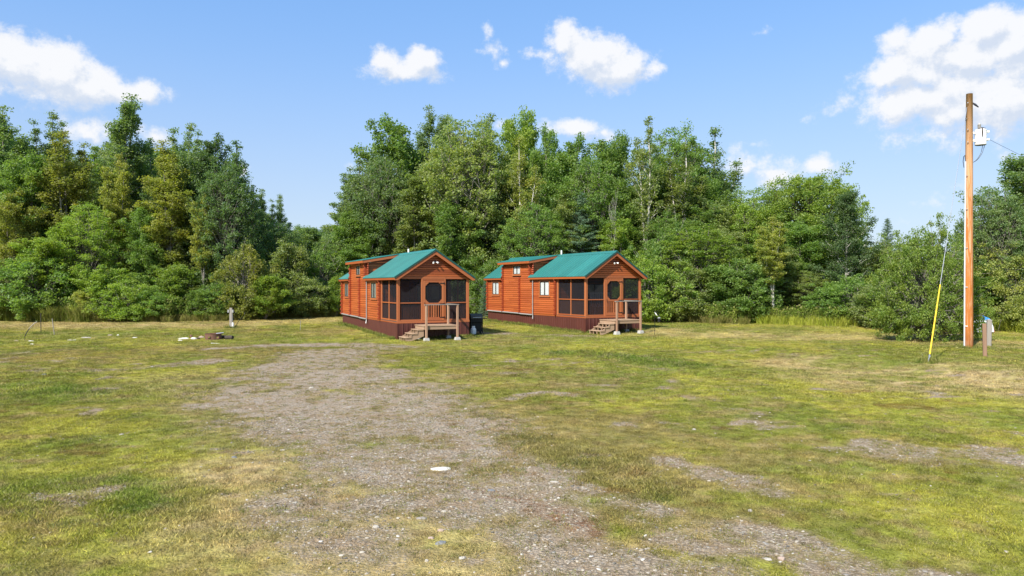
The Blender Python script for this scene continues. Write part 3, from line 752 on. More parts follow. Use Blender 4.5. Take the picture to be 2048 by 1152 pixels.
# --- right side
ptree('maple', 1502, 392, 56, 120, L_BRT, 'yellowish green tree left of the round crowned maple', var=2)
ptree('round', 1618, 345, 54, 190, L_BRT, 'large round crowned maple with dark limbs showing', var=0, bark=B_DARK)
ptree('conic', 1693, 385, 47, 118, L_DRK, 'dense cone shaped dark green tree with a pale trunk right of the round maple', var=0, bark=B_PALE)
ptree('aspen', 1545, 440, 44.6, 104, L_YEL, 'pale yellow green young birch at the edge of the lawn', var=2, bark=B_PALE)
ptree('spruce', 1775, 432, 66, 64, L_SPR, 'small pine far off above the shrubs, left of the utility pole', var=0)
ptree('maple', 1600, 455, 49, 150, L_MID, 'green tree under the round crowned maple', var=1)
ptree('maple', 1760, 490, 48, 120, L_OLV, 'low olive green tree between the olive tree and the big bush', var=2)
ptree('conic', 2040, 312, 42, 215, L_BLU, 'dark blue green tree rising at the right edge behind the pole', var=1)
ptree('maple', 1985, 390, 41, 120, L_BLU, 'rounded blue green tree just right of the utility pole', var=2)
ptree('spruce', 2034, 440, 44, 150, L_SPR, 'broad dark spruce at the right edge behind the wooden posts', var=1)
ptree('maple', 2150, 330, 44, 160, L_MID, 'green tree at the far right beyond the spruce', var=0)
ptree('spruce', 1830, 470, 60, 40, L_SPR, 'thin spire of a far spruce over the big bush', var=1)
# --- big bushes
ptree('big_bush', 1848, 472, 32, 168, L_BRT, 'large spreading green bush behind the yellow guy wire guard', var=0)
ptree('big_bush', 2010, 515, 40.5, 190, L_YEL, 'spreading yellow green bush behind the two short wooden posts', var=0)
ptree('maple', 1395, 462, 48.5, 170, L_BRT, 'large bright green rounded bush right of the right cabin', var=2)
ptree('shrub', 1370, 530, 46.5, 130, L_OLV, 'olive shrub at the foot of the large rounded bush', var=0)
ptree('shrub', 1430, 545, 46.2, 110, L_MID, 'mid green shrub between the large rounded bush and its right neighbour', var=2)
ptree('shrub', 1335, 470, 49, 130, L_MID, 'tall green shrub behind the right cabin deck', var=1)
ptree('shrub', 1300, 520, 46, 130, L_BRT, 'bright green shrub beside the right cabin porch', var=1)
ptree('shrub', 1480, 520, 46, 140, L_MID, 'green shrub right of the large rounded bush', var=0)
ptree('shrub', 1700, 555, 44, 130, L_MID, 'dark green shrub at the foot of the olive tree', var=1)
ptree('shrub', 1650, 580, 44, 90, L_MID, 'low shrub at the foot of the round crowned maple', var=2)
ptree('shrub', 1770, 560, 41, 110, L_OLV, 'olive shrub left of the big bush by the pole', var=0)
ptree('spruce', 970, 560, 50, 30, L_SPR, 'tiny spruce in the shadow between the cabins', var=0)
# --- shrub belt along the left and middle wood
belt = [(10, 520, 48, 130, L_OLV, 'olive shrub at the left edge of the shrub belt'), (75, 505, 47.6, 140, L_MID, 'green shrub behind the bent pole at the far left'),
        (160, 588, 46.6, 60, L_YEL, 'small yellow green shrub at the lawn edge near the left stakes'), (205, 545, 47, 120, L_BRT, 'bright rounded shrub right of the small yellow green one'),
        (255, 560, 46.6, 110, L_BRT, 'bright shrub in the middle of the left lawn edge'), (310, 575, 46.8, 90, L_MID, 'low green shrub left of the fire ring'),
        (355, 540, 47.4, 110, L_BRT, 'bright green shrub behind the fire ring'), (405, 585, 46.6, 70, L_MID, 'low shrub behind the meter post, left side'),
        (440, 560, 47.4, 90, L_MID, 'green shrub right behind the meter post'), (490, 500, 48, 110, L_OCH, 'tall ochre tinted shrub right of the meter post'),
        (530, 560, 47.4, 100, L_BRT, 'bright leafy shrub half way between the meter post and the left cabin'), (575, 500, 51, 120, L_OLV, 'olive green rounded shrub left of the left cabin'),
        (600, 545, 50.5, 110, L_OLV, 'soft green shrub at the lawn edge left of the left cabin'), (640, 500, 54, 110, L_MID, 'green shrub in the gap just left of the left cabin'),
        (672, 560, 51, 60, L_BRT, 'bright small shrub at the rear corner of the left cabin'), (955, 545, 53, 60, L_BRT, 'bright leafy shrub seen between the two cabins'),
        (985, 520, 52, 90, L_MID, 'green shrub behind the rear corner of the right cabin'), (945, 480, 54, 90, L_BRT, 'young maple shrub rising between the two cabins')]
for i, (px, ty, D, w, lf, lb) in enumerate(belt): ptree('shrub', px, ty, D, w, lf, lb, 'shrubs along the wood edge', var=i)
# --- fill of the wood behind: many alike trees
SK = [(-300, 240), (0, 245), (120, 280), (250, 255), (340, 280), (465, 325), (495, 425), (590, 468), (655, 462), (690, 400), (740, 330), (850, 285), (1000, 285), (1150, 312), (1440, 325), (1475, 410), (1560, 400), (1700, 420), (1760, 480), (1830, 492), (1900, 485), (1960, 440), (2060, 350), (2400, 330)]
def skyl(px): return float(np.interp(px, [a for a, b in SK], [b for a, b in SK]))
REG = [(0, 'at the far left edge'), (90, 'behind the leftmost ochre crown'), (200, 'behind the tallest aspen'), (300, 'behind the right ochre crown'), (390, 'behind the dark open tree'), (500, 'at the right end of the left wood'), (600, 'in the gap left of the left cabin'),
       (690, 'above the left cabin loft'), (790, 'above the left cabin porch'), (890, 'right of the left cabin ridge'), (970, 'between the cabins'), (1060, 'above the right cabin loft'), (1150, 'above the right cabin roof'), (1240, 'above the right cabin gable'), (1320, 'behind the sparse birch'),
       (1410, 'behind the large rounded bush'), (1500, 'left of the round crowned maple'), (1600, 'behind the round crowned maple'), (1700, 'behind the olive tree'), (1800, 'behind the big bush left of the pole'), (1900, 'behind the utility pole'), (1990, 'behind the wooden posts'), (2048, 'at the far right edge')]
def region(px): return min(REG, key=lambda a: abs(a[0] - px))[1]
TONE = {'leaves_mid_green': 'mid green', 'leaves_blue_green': 'grey green', 'leaves_dark_green': 'dark green', 'leaves_olive_green': 'olive green', 'leaves_bright_green': 'bright green'}
GR = 'alike green trees filling the wood behind the front row'
LB = 'green broadleaf tree among alike ones filling the wood behind the front row'
for row, (D, dy, step_) in enumerate(((57, 62, 66), (66, 34, 62), (77, 40, 66))):
    px = -190 - row * 17
    while px < 2330:
        p = px + rt.uniform(-18, 18); DD = D + rt.uniform(-2.5, 2.5)
        if p > 1950: DD -= 10
        ty = skyl(p) + dy + rt.uniform(-10, 34)
        if 590 < p < 665: DD += 22; ty = 462 + rt.uniform(0, 14)
        if ty < 540:
            kd = rt.choice(['maple', 'maple', 'aspen']); lf = rt.choice([L_MID, L_MID, L_BLU, L_DRK, L_OLV])
            ptree(kd, p, ty, DD, rt.uniform(95, 140), lf, TONE[lf.name] + (' broad' if kd == 'maple' else ' slender') + (' tree, nearer row,', ' tree, middle row,', ' tree, far row,')[row] + ' ' + region(p), GR)
        px += step_
for px in range(-180, 2300, 58):   # lower storey that closes the wood under the crowns
    p = px + rt.uniform(-15, 15); DD = 53 + rt.uniform(-1.2, 2.5) + (3 if 640 < p < 1300 else 0) - (6 if p > 1500 else 0) - (4 if p > 1950 else 0)
    if 1740 < p < 2060: DD = 40 + rt.uniform(0, 2)
    ty = max(skyl(p) + 90, 480 if p < 480 else 430) + rt.uniform(0, 60)
    lf = rt.choice([L_MID, L_DRK, L_MID, L_OLV])
    ptree('maple', p, ty, DD, rt.uniform(100, 140), lf, 'young ' + TONE[lf.name] + ' tree low ' + region(p), 'alike young trees under the wood crowns')

# ------------------------------------------------------------------ grass and weeds (uncountable)
def gn_scatter(name, pts, rot, scl, tint, src, label):
    me = bpy.data.meshes.new(name); me.vertices.add(len(pts)); me.vertices.foreach_set('co', pts.astype(np.float32).ravel())
    for nm, typ, arr, key in (('rot', 'FLOAT_VECTOR', rot, 'vector'), ('scl', 'FLOAT', scl, 'value'), ('tint', 'FLOAT_COLOR', np.concatenate([tint, np.ones((len(tint), 1))], 1), 'color')):
        a = me.attributes.new(nm, typ, 'POINT'); a.data.foreach_set(key, np.asarray(arr, np.float32).ravel())
    me.update()
    o = bpy.data.objects.new(name, me); COL.objects.link(o); tag(o, label, None, None, 'stuff')
    g = bpy.data.node_groups.new(name + '_nodes', 'GeometryNodeTree')
    g.interface.new_socket('Geometry', in_out='INPUT', socket_type='NodeSocketGeometry')
    g.interface.new_socket('Geometry', in_out='OUTPUT', socket_type='NodeSocketGeometry')
    n = g.nodes; l = g.links
    gi = n.new('NodeGroupInput'); go = n.new('NodeGroupOutput')
    ip = n.new('GeometryNodeInstanceOnPoints'); l.new(gi.outputs[0], ip.inputs['Points'])
    gg = n.new('GeometryNodeJoinGeometry')
    for s in src:
        oi = n.new('GeometryNodeObjectInfo'); oi.inputs['Object'].default_value = s; oi.inputs['As Instance'].default_value = True
        l.new(oi.outputs['Geometry'], gg.inputs[0])
    l.new(gg.outputs[0], ip.inputs['Instance']); ip.inputs['Pick Instance'].default_value = True
    for nm, typ, sock in (('rot', 'FLOAT_VECTOR', 'Rotation'), ('scl', 'FLOAT', 'Scale')):
        na = n.new('GeometryNodeInputNamedAttribute', ); na.data_type = typ; na.inputs[0].default_value = nm
        l.new(na.outputs[0], ip.inputs[sock])
    l.new(ip.outputs[0], go.inputs[0])
    md = o.modifiers.new('scatter', 'NODES'); md.node_group = g
    return o
def src_obj(name, me, m):
    me.materials.append(m); return bpy.data.objects.new(name, me)
def blade_mat(name, trans=.35, rough=.6):
    def fn(nt, out):
        ti = nt.new('ShaderNodeAttribute', attribute_name='tint', attribute_type='INSTANCER').outputs['Color']
        a = nt.new('ShaderNodeAttribute', attribute_name='v').outputs['Fac']
        s = nt.new('ShaderNodeVectorMath', operation='SCALE'); nt.put(s.inputs[0], ti); nt.put(s.inputs['Scale'], nt.math('MULTIPLY_ADD', a, .75, .62))
        dry = nt.mix(nt.step(a, .80, .9), s.outputs[0], nt.mix(.6, s.outputs[0], (.40, .33, .17)))
        b = nt.new('ShaderNodeBsdfDiffuse'); nt.put(b.inputs[0], dry)
        t = nt.new('ShaderNodeBsdfTranslucent'); nt.put(t.inputs[0], dry)
        m = nt.new('ShaderNodeMixShader'); m.inputs[0].default_value = trans
        nt.put(m.inputs[1], b.outputs[0]); nt.put(m.inputs[2], t.outputs[0]); nt.put(out.inputs[0], m.outputs[0])
    return mat(name, fn)
M_BLADE = blade_mat('grass_blades')
def blades(name, seed, n, rad, h, w, lean=.5, seg=1):
    rs = np.random.RandomState(seed)
    r = rad * np.sqrt(rs.rand(n)); a = rs.rand(n) * 6.283; base = np.stack([r * np.cos(a), r * np.sin(a), np.full(n, -.01)], 1)
    d = rs.rand(n) * 6.283; hh = h * rs.uniform(.45, 1.2, n); ln = hh * lean * rs.uniform(.2, 1.5, n)
    tipv = base + np.stack([np.cos(d) * ln, np.sin(d) * ln, hh], 1)
    side = np.stack([-np.sin(d), np.cos(d), np.zeros(n)], 1); e = rs.rand(n) * 6.28; side = np.stack([np.cos(e), np.sin(e), np.zeros(n)], 1)
    ww = w * rs.uniform(.7, 1.3, n)[:, None]
    mid = base * .45 + tipv * .55 + np.array([0, 0, 1]) * hh[:, None] * .12
    V = np.stack([base - side * ww * .5, base + side * ww * .5, mid + side * ww * .42, tipv, mid - side * ww * .42], 1).reshape(-1, 3)
    me = bpy.data.meshes.new(name); me.vertices.add(5 * n); me.vertices.foreach_set('co', V.astype(np.float32).ravel())
    me.loops.add(5 * n); me.loops.foreach_set('vertex_index', np.arange(5 * n, dtype=np.int32))
    me.polygons.add(n); me.polygons.foreach_set('loop_start', np.arange(0, 5 * n, 5, dtype=np.int32)); me.update(calc_edges=True)
    at_ = me.attributes.new('v', 'FLOAT', 'FACE'); at_.data.foreach_set('value', rs.rand(n).astype(np.float32))
    return src_obj(name, me, M_BLADE)
rs = np.random.RandomState(77)
def fan_points(y0, y1, dens, k=.86, pad=1.2):
    area = 0; n = int(dens * ((k * (y0 + y1) / 2 + pad) * 2) * (y1 - y0))
    y = y0 + (y1 - y0) * rs.rand(n * 2); x = (rs.rand(n * 2) * 2 - 1) * (k * y1 + pad)
    ok = np.abs(x) < k * y + pad; return x[ok], y[ok]
CAB = {1: (-5.393, 33.9262, .4571), 2: (3.8196, 37.4372, .5075)}
def in_cabin(x, y, m=.05):
    r = np.zeros(np.shape(x), bool)
    for X0, Y0, th in CAB.values():
        dx, dy = x - X0, y - Y0; lx = dx * math.cos(th) + dy * math.sin(th); ly = -dx * math.sin(th) + dy * math.cos(th)
        r |= (lx > -m) & (lx < 3.66 + m) & (ly > -m) & (ly < 11.05 + m)
    return r
tuft_src = [blades('turf_tuft_%d' % i, 300 + i, 54, .12, .033, .0050, 1.1) for i in range(4)]
tuft_far = [blades('turf_far_%d' % i, 320 + i, 60, .30, .045, .011, .9) for i in range(3)]
def turf(name, y0, y1, dens, src, s0, s1, label):
    x, y = fan_points(y0, y1, dens)
    m = masks(x, y); tall = ND.fbm(x, y, 1.7, 3)
    keep = rs.rand(len(x)) < np.clip(1.03 - m[0] * .95, .05, 1) * (1 - .35 * m[2]); keep &= ~in_cabin(x, y)
    x, y, tall = x[keep], y[keep], tall[keep]; m = tuple(a[keep] for a in m)
    c = turf_colour(x, y, m) * 1.10 * rs.uniform(.55, 1.50, (len(x), 1)); gg = (rs.rand(len(x)) < .35) & (m[0] > .15); c[gg] = np.array((.22, .235, .05)) * rs.uniform(.6, 1.3, (gg.sum(), 1))
    pale = rs.rand(len(x)) < .14; c[pale] = c[pale] * .5 + np.array((.40, .35, .19)) * .55; dk_ = rs.rand(len(x)) < .10; c[dk_] *= (.55, .68, .6)
    rot = np.stack([rs.normal(0, .1, len(x)), rs.normal(0, .1, len(x)), rs.rand(len(x)) * 6.28], 1)
    scl = rs.uniform(s0, s1, len(x)) * (.75 + .6 * m[1] + .5 * (tall - .4)) * (1 - .35 * m[0])
    gn_scatter(name, np.stack([x, y, gz(x, y)], 1), rot, scl, c, src, label)
turf('grass', 4.2, 16, 120, tuft_src, .75, 1.25, 'short patchy turf in the foreground of the field')
turf('grass', 16, 30, 34, tuft_src, 1.2, 1.9, 'short turf in the middle of the field')
turf('grass', 30, 56, 11, tuft_far, .9, 1.4, 'mown turf by the cabins and the wood edge')
# fine gravel and pebbles lying on the worn ground
def pebble(name, seed, m):
    r_ = np.random.RandomState(seed); V = []; 
    for zz, rr in ((-.3, .7), (.15, 1.0), (.55, .55)):
        for k in range(6):
            t = k / 6 * 6.283 + .3 * r_.rand(); q = rr * r_.uniform(.75, 1.15); V.append((q * math.cos(t), q * math.sin(t) * .75, zz * .6))
    V.append((0, 0, .36)); Fc = []
    for i in range(2):
        for k in range(6): Fc.append((i * 6 + k, i * 6 + (k + 1) % 6, (i + 1) * 6 + (k + 1) % 6, (i + 1) * 6 + k))
    for k in range(6): Fc.append((12 + k, 12 + (k + 1) % 6, 18))
    return src_obj(name, mesh_from(name, V, Fc), m)
def peb_fn(nt, out):
    ti = nt.new('ShaderNodeAttribute', attribute_name='tint', attribute_type='INSTANCER').outputs['Color']
    principled(nt, out, ti, .9, 0, .2)
M_PEB = mat('pebble_stone', peb_fn)
pebs = [pebble('pebble_%d' % i, i, M_PEB) for i in range(4)]
def pebbles(y0, y1, dens, s0, s1, label):
    x, y = fan_points(y0, y1, dens); g = masks(x, y)[0]
    keep = (rs.rand(len(x)) < np.clip(g * 1.1, .02, 1)) & ~in_cabin(x, y); x, y = x[keep], y[keep]; n = len(x)
    t = rs.rand(n, 1); c = np.array((.13, .105, .075)) * (1 - t) + np.array((.40, .355, .285)) * t; w = rs.rand(n) < .02; c[w] = (.46, .43, .38)
    b = rs.rand(n) < .08; c[b] = (.13, .125, .11)
    s = s0 + (s1 - s0) * rs.rand(n) ** 6
    gn_scatter('gravel', np.stack([x, y, gz(x, y) + .001], 1), np.stack([rs.normal(0, .2, n), rs.normal(0, .2, n), rs.rand(n) * 6.28], 1), s, c, pebs, label)
pebbles(4.2, 14, 640, .005, .028, 'fine gravel lying on the worn track in the foreground')
pebbles(14, 40, 90, .009, .035, 'gravel spread over the worn ground before the cabins')
# tall weeds at the foot of the wood
def weed(name, seed):
    r_ = np.random.RandomState(seed); C = []; 
    for s in range(9):
        a = r_.rand() * 6.28; r0 = .28 * r_.rand(); ln = r_.uniform(-.15, .15, 2); h = r_.uniform(.5, 1.1)
        k = r_.rand(26) ** .8
        C.append(np.stack([r0 * np.cos(a) + ln[0] * k + r_.normal(0, .05, 26), r0 * np.sin(a) + ln[1] * k + r_.normal(0, .05, 26), h * k + .03], 1))
    me = leaves_mesh(name, np.concatenate(C), r_, .13, .32, .1)
    return src_obj(name, me, M_BLADE)
weeds = [weed('weed_%d' % i, 400 + i) for i in range(3)]
tall = [blades('tall_grass_%d' % i, 420 + i, 70, .30, .75, .018, .35) for i in range(3)]
EDGE_L = [(-500, 47.0), (0, 47.0), (120, 46.2), (160, 45.8), (460, 46.0), (560, 48.6), (660, 50.8), (700, 53.5), (900, 55), (1000, 53), (1260, 47.5), (1330, 45.5), (1500, 43.5), (1600, 43), (1740, 41.5), (1790, 40), (1990, 39), (2060, 37.5), (2500, 36)]
def edge_pts(n, p0, p1, d0, d1):
    px = rs.uniform(p0, p1, n); D = np.interp(px, [a for a, b in EDGE_L], [b for a, b in EDGE_L]) + rs.uniform(d0, d1, n) + (NB.fbm(px * .03, px * 0, 1, 3) - .5) * 1.6
    return (px - 1024) / F * D, D
def edge_scatter(nm, n, p0, p1, d0, d1, src, s0, s1, ca, cb, label):
    x, y = edge_pts(n, p0, p1, d0, d1); ok = ~in_cabin(x, y, .4); x, y = x[ok], y[ok]; n = len(x); t = rs.rand(n, 1)
    c = np.array(ca) * (1 - t) + np.array(cb) * t
    gn_scatter(nm, np.stack([x, y, gz(x, y)], 1), np.stack([rs.normal(0, .12, n), rs.normal(0, .12, n), rs.rand(n) * 6.28], 1), rs.uniform(s0, s1, n), c, src, label)
edge_scatter('weeds', 2600, -150, 700, .2, 4.5, weeds, .7, 1.5, (.10, .17, .03), (.20, .26, .05), 'leafy green weeds at the foot of the left wood')
edge_scatter('weeds', 1500, 1240, 2250, .2, 4.0, weeds, .6, 1.2, (.12, .19, .03), (.24, .29, .05), 'leafy weeds at the foot of the right wood')
edge_scatter('weeds', 1100, 690, 1260, .0, 5, weeds, .8, 1.5, (.09, .16, .03), (.18, .25, .05), 'leafy weeds behind the cabins')
edge_scatter('tall_grass', 1500, -150, 180, -.2, 1.6, tall, .7, 1.3, (.16, .22, .035), (.26, .26, .06), 'tall grass at the left lawn edge')
edge_scatter('tall_grass', 2600, 1520, 2250, -.1, 2.6, tall, .45, .8, (.34, .42, .045), (.50, .52, .08), 'tall yellow green grass strip at the right lawn edge')
edge_scatter('tall_grass', 900, 180, 1500, -.2, .5, tall, .35, .7, (.20, .22, .04), (.34, .30, .10), 'straw tinted grass fringe along the wood edge')

# ------------------------------------------------------------------ the cabins
FZ, WT, EAVE, RIDGE, Wd, Ln = .83, 2.85, 2.95, 4.25, 3.66, 11.05
OX, OY = .17, .25
SL = (RIDGE - EAVE) / (Wd / 2 + OX)
def slope_z(x): return EAVE + SL * (min(x, Wd - x) + OX)
def log_mesh(length, h, bulge=.024, axis='y'):
    pr = [(0, 0), (-bulge * .55, .006), (-bulge, h * .28), (-bulge * 1.05, h * .5), (-bulge, h * .72), (-bulge * .55, h - .006), (0, h)]
    mb = MB()
    mb.prism([(p[0], p[1]) for p in pr], 1, 0, length); return mb
def make_cabin(label):
    t = thing('cabin', label, 'cabin', (0, 0, 0))
    rc = random.Random(3)
    rows = 17; rh = (WT - FZ) / rows
    # inner box that carries the siding
    mb = MB(); mb.box(.01, .09, 2.75, Ln - .01, FZ, WT); mb.box(Wd - .09, Wd - .01, 2.75, Ln - .01, FZ, WT)
    mb.box(.09, Wd - .09, Ln - .09, Ln - .01, FZ, WT); mb.box(.09, Wd - .09, 2.76, 2.84, FZ, WT)
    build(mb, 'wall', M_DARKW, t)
    def logline(y0, y1, z, h, x=0., flip=False, holes=()):
        segs = [(y0, y1)]
        for a, b, z0, z1 in holes:
            if z + h > z0 + .01 and z < z1 - .01:
                ns = []
                for s in segs:
                    if b <= s[0] or a >= s[1]: ns.append(s)
                    else:
                        if a > s[0]: ns.append((s[0], a))
                        if b < s[1]: ns.append((b, s[1]))
                segs = ns
        for a, b in segs:
            if b - a > .04:
                if b - a > 1.9 and rc.random() < .45:      # butt joint in the course
                    c = rc.uniform(a + .5, b - .5); parts = [(a, c - .0015), (c + .0015, b)]
                else: parts = [(a, b)]
                for p, q in parts:
                    mb = log_mesh(q - p, h - .003); o = build(mb, 'log', M_LOG, t, (x, p, z))
                    if flip: o.rotation_euler.z = math.pi; o.location = (x, q, z)
    WIN = [(3.43, 4.58, 1.80, 2.78), (9.43, 10.46, 1.80, 2.76), (6.70, 7.72, 3.05, 3.72)]
    for i in range(rows):
        z = FZ + i * rh
        for a, b in ((2.92, 5.50), (5.50, 6.79), (6.89, 8.89), (8.99, 11.03)):
            logline(a, b, z, rh, 0, False, WIN)
        logline(2.90, 11.03, z, rh, Wd, True)
    # loft walls
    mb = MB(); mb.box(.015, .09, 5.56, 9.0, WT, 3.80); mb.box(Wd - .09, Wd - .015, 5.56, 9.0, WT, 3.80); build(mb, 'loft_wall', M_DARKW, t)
    lr = 8; lh = (3.80 - WT) / lr
    for i in range(lr):
        z = WT + i * lh
        logline(5.58, 8.97, z, lh, 0, False, WIN); logline(5.58, 8.97, z, lh, Wd, True)
    LS = (4.27 - 3.90) / (Wd / 2 + .25)                     # loft roof slope
    def loft_z(x): return 3.90 + LS * (min(x, Wd - x) + .25)
    # loft front and rear boards (horizontal)
    for yy, sgn in ((5.56, -1), (8.99, 1)):
        for i in range(10):
            z0 = WT + .02 + i * lh; z1 = z0 + lh - .004
            xa = 0.02
            lim = z1 - 3.90 + .10
            if lim > .25 * LS: xa = max(xa, lim / LS - .25)
            if xa > Wd / 2 - .1: continue
            mb = MB(); mb.box(xa, Wd - xa, yy, yy + sgn * .03, z0, z1, .008); build(mb, 'board', M_LOGX, t)
    # rear wall boards
    for i in range(rows):
        mb = MB(); mb.box(.02, Wd - .02, Ln - .005, Ln + .035, FZ + i * rh, FZ + (i + 1) * rh - .004, .010); build(mb, 'board', M_LOGX, t)
    for i in range(9):
        z0 = WT + i * .135; z1 = z0 + .131; xa = max(.02, (z1 + .10 - EAVE) / SL - OX)
        if xa < Wd / 2 - .05:
            mb = MB(); mb.box(xa, Wd - xa, Ln - .005, Ln + .03, z0, z1, .008); build(mb, 'board', M_LOGX, t)
    # scalloped log corners
    def corner(y, z0, z1, x=0., out_=-1, yo=0):
        mb = MB(); n = int((z1 - z0) / rh)
        for i in range(n):
            z = z0 + (i + .5) * rh; r = rh * .49
            ln = .165 if i % 2 == 0 else .120
            pr = [(y + yo - .050, z - r * .8), (y + yo - .030, z - r), (y + yo + .03, z - r), (y + yo + .05, z - r * .8), (y + yo + .05, z + r * .8), (y + yo + .03, z + r), (y + yo - .03, z + r), (y + yo - .05, z + r * .8)]
            a, b = x, x + out_ * ln
            # rounded end: last ring is smaller
            V = []
            for e, k in ((a, 1), (x + out_ * ln * .72, 1), (b, .62)):
                for p in pr: V.append((e, y + yo + (p[0] - y - yo) * k, z + (p[1] - z) * k))
            fs = []
            for q in range(2):
                for k in range(8): fs.append((q * 8 + k, q * 8 + (k + 1) % 8, (q + 1) * 8 + (k + 1) % 8, (q + 1) * 8 + k))
            fs += [tuple(range(16, 24))]
            mb.add(V, fs)
        build(mb, 'log_corner', M_END, t)
    corner(11.05, FZ, WT); corner(8.94, FZ, 3.78); corner(6.84, FZ, 2.97); corner(2.86, FZ, WT)
    corner(5.62, 3.08, 3.80)
    corner(11.05, FZ, WT, Wd, 1); corner(8.94, FZ, 3.78, Wd, 1); corner(2.86, FZ, WT, Wd, 1)
    mb = MB(); n = 5
    for i in range(6):                                    # log ends that stick forward at the loft corner
        z = 3.08 + (i + .5) * rh; r = rh * .48
        mb.tube([(.05, 5.56, z), (.05, 5.40, z), (.05, 5.37, z)], [r, r, r * .6], 8)
    build(mb, 'log_corner', M_END, t)
    # main roof: ribbed panels
    def roofpan(y0, y1, side, name='roof_panel'):
        mb = MB(); T = .022
        hx0, hx1 = -OX - .03, Wd / 2
        def P(x, y, dz): return (x if side < 0 else Wd - x, y, EAVE + SL * (x + OX) + dz)
        ring = [(hx0, 0), (hx1, 0)]
        V = [P(hx0, y0, 0), P(hx1, y0, 0), P(hx1, y1, 0), P(hx0, y1, 0), P(hx0, y0, T), P(hx1, y0, T), P(hx1, y1, T), P(hx0, y1, T)]
        mb.add(V, [(0, 3, 2, 1), (4, 5, 6, 7), (0, 1, 5, 4), (3, 7, 6, 2), (0, 4, 7, 3), (1, 2, 6, 5)])
        k = y0 + .012
        while k < y1 - .02:
            w0, w1, hh = .050, .022, .030
            V = [P(hx0 - .002, k, T), P(hx0 - .002, k + w0, T), P(hx0 - .002, k + w0 - (w0 - w1) / 2, T + hh), P(hx0 - .002, k + (w0 - w1) / 2, T + hh),
                 P(hx1, k, T), P(hx1, k + w0, T), P(hx1, k + w0 - (w0 - w1) / 2, T + hh), P(hx1, k + (w0 - w1) / 2, T + hh)]
            mb.add(V, [(0, 1, 2, 3), (4, 7, 6, 5), (1, 5, 6, 2), (2, 6, 7, 3), (3, 7, 4, 0)])
            k += .3048
        build(mb, name, M_ROOF, t)
    for side in (-1, 1):
        y = -OY
        while y < 5.5:
            e = min(y + .914, 5.60); roofpan(y + .001, e - .001, side); y += .914
        y = 9.0
        while y < 11.25:
            e = min(y + .914, 11.33); roofpan(y + .001, e - .001, side); y += .914
    for a, b in ((-OY - .02, 5.55), (9.02, 11.35)):
        mb = MB(); zr = EAVE + SL * (Wd / 2 + OX) + .022
        mb.add([(Wd / 2 + s * .16, y, zr - SL * .16 + dz + .012) if s else (Wd / 2, y, zr + dz + .03) for y in (a, b) for dz in (0, .012) for s in (-1, 0, 1)],
               [(3, 4, 10, 9), (4, 5, 11, 10), (0, 6, 7, 1), (1, 7, 8, 2), (0, 1, 4, 3), (1, 2, 5, 4), (6, 9, 10, 7), (7, 10, 11, 8), (0, 3, 9, 6), (2, 8, 11, 5)])
        build(mb, 'ridge_cap', M_ROOF, t)
    # rake trims of green steel
    for a in (-OY - .028,):
        for side in (-1, 1):
            mb = MB()
            def P(x, y, dz): return (x if side < 0 else Wd - x, y, EAVE + SL * (x + OX) + dz)
            x0, x1 = -OX - .035, Wd / 2
            V = [P(x0, a, -.05), P(x1, a, -.05), P(x1, a, .045), P(x0, a, .045), P(x0, a + .10, .045 - .0), P(x1, a + .10, .045), P(x0, a + .02, -.05), P(x1, a + .02, -.05)]
            mb.add(V, [(0, 1, 2, 3), (3, 2, 5, 4), (0, 6, 7, 1), (6, 4, 5, 7), (0, 3, 4, 6)])
            build(mb, 'rake_trim', M_RAKE, t)
    # loft roof
    for side in (-1, 1):
        y = 5.33
        while y < 9.2:
            e = min(y + .914, 9.27); mb = MB()
            def P(x, yy, dz): return (x if side < 0 else Wd - x, yy, 3.90 + LS * (x + .25) + dz)
            x0, x1 = -.28, Wd / 2; T = .022
            V = [P(x0, y, 0), P(x1, y, 0), P(x1, e - .002, 0), P(x0, e - .002, 0), P(x0, y, T), P(x1, y, T), P(x1, e - .002, T), P(x0, e - .002, T)]
            mb.add(V, [(0, 3, 2, 1), (4, 5, 6, 7), (0, 1, 5, 4), (3, 7, 6, 2), (0, 4, 7, 3), (1, 2, 6, 5)])
            k = y + .01
            while k < e - .03:
                V = [P(x0, k, T), P(x0, k + .03, T), P(x0, k + .02, T + .02), P(x0, k + .01, T + .02), P(x1, k, T), P(x1, k + .03, T), P(x1, k + .02, T + .02), P(x1, k + .01, T + .02)]
                mb.add(V, [(0, 1, 2, 3), (4, 7, 6, 5), (1, 5, 6, 2), (2, 6, 7, 3), (3, 7, 4, 0)]); k += .2286
            build(mb, 'loft_roof_panel', M_ROOF, t); y += .914
    mb = MB(); mb.box(-.27, -.235, 5.34, 9.26, 3.755, 3.905, .006); build(mb, 'fascia', M_TRIMY, t)
    mb = MB(); mb.box(Wd + .235, Wd + .27, 5.34, 9.26, 3.755, 3.905, .006); build(mb, 'fascia', M_TRIMY, t)
    for yy in (5.345, 9.22):
        for side in (-1, 1):
            mb = MB(); f = (lambda x: x) if side < 0 else (lambda x: Wd - x)
            V = []
            for y in (yy, yy + .035):
                V += [(f(-.232), y, 3.755), (f(Wd / 2), y, 3.755 + LS * (Wd / 2 + .25) - .01), (f(Wd / 2), y, 3.898 + LS * (Wd / 2 + .25)), (f(-.232), y, 3.902)]
            mb.add(V, [(0, 1, 2, 3), (7, 6, 5, 4), (0, 4, 5, 1), (3, 2, 6, 7), (0, 3, 7, 4), (1, 5, 6, 2)]); build(mb, 'fascia', M_TRIMX, t)
    mb = MB(); mb.box(-.235, -.001, 5.38, 9.22, 3.80, 3.815); mb.box(-.232, Wd + .232, 5.38, 5.55, 3.80, 3.815); build(mb, 'soffit', M_TRIMX, t)
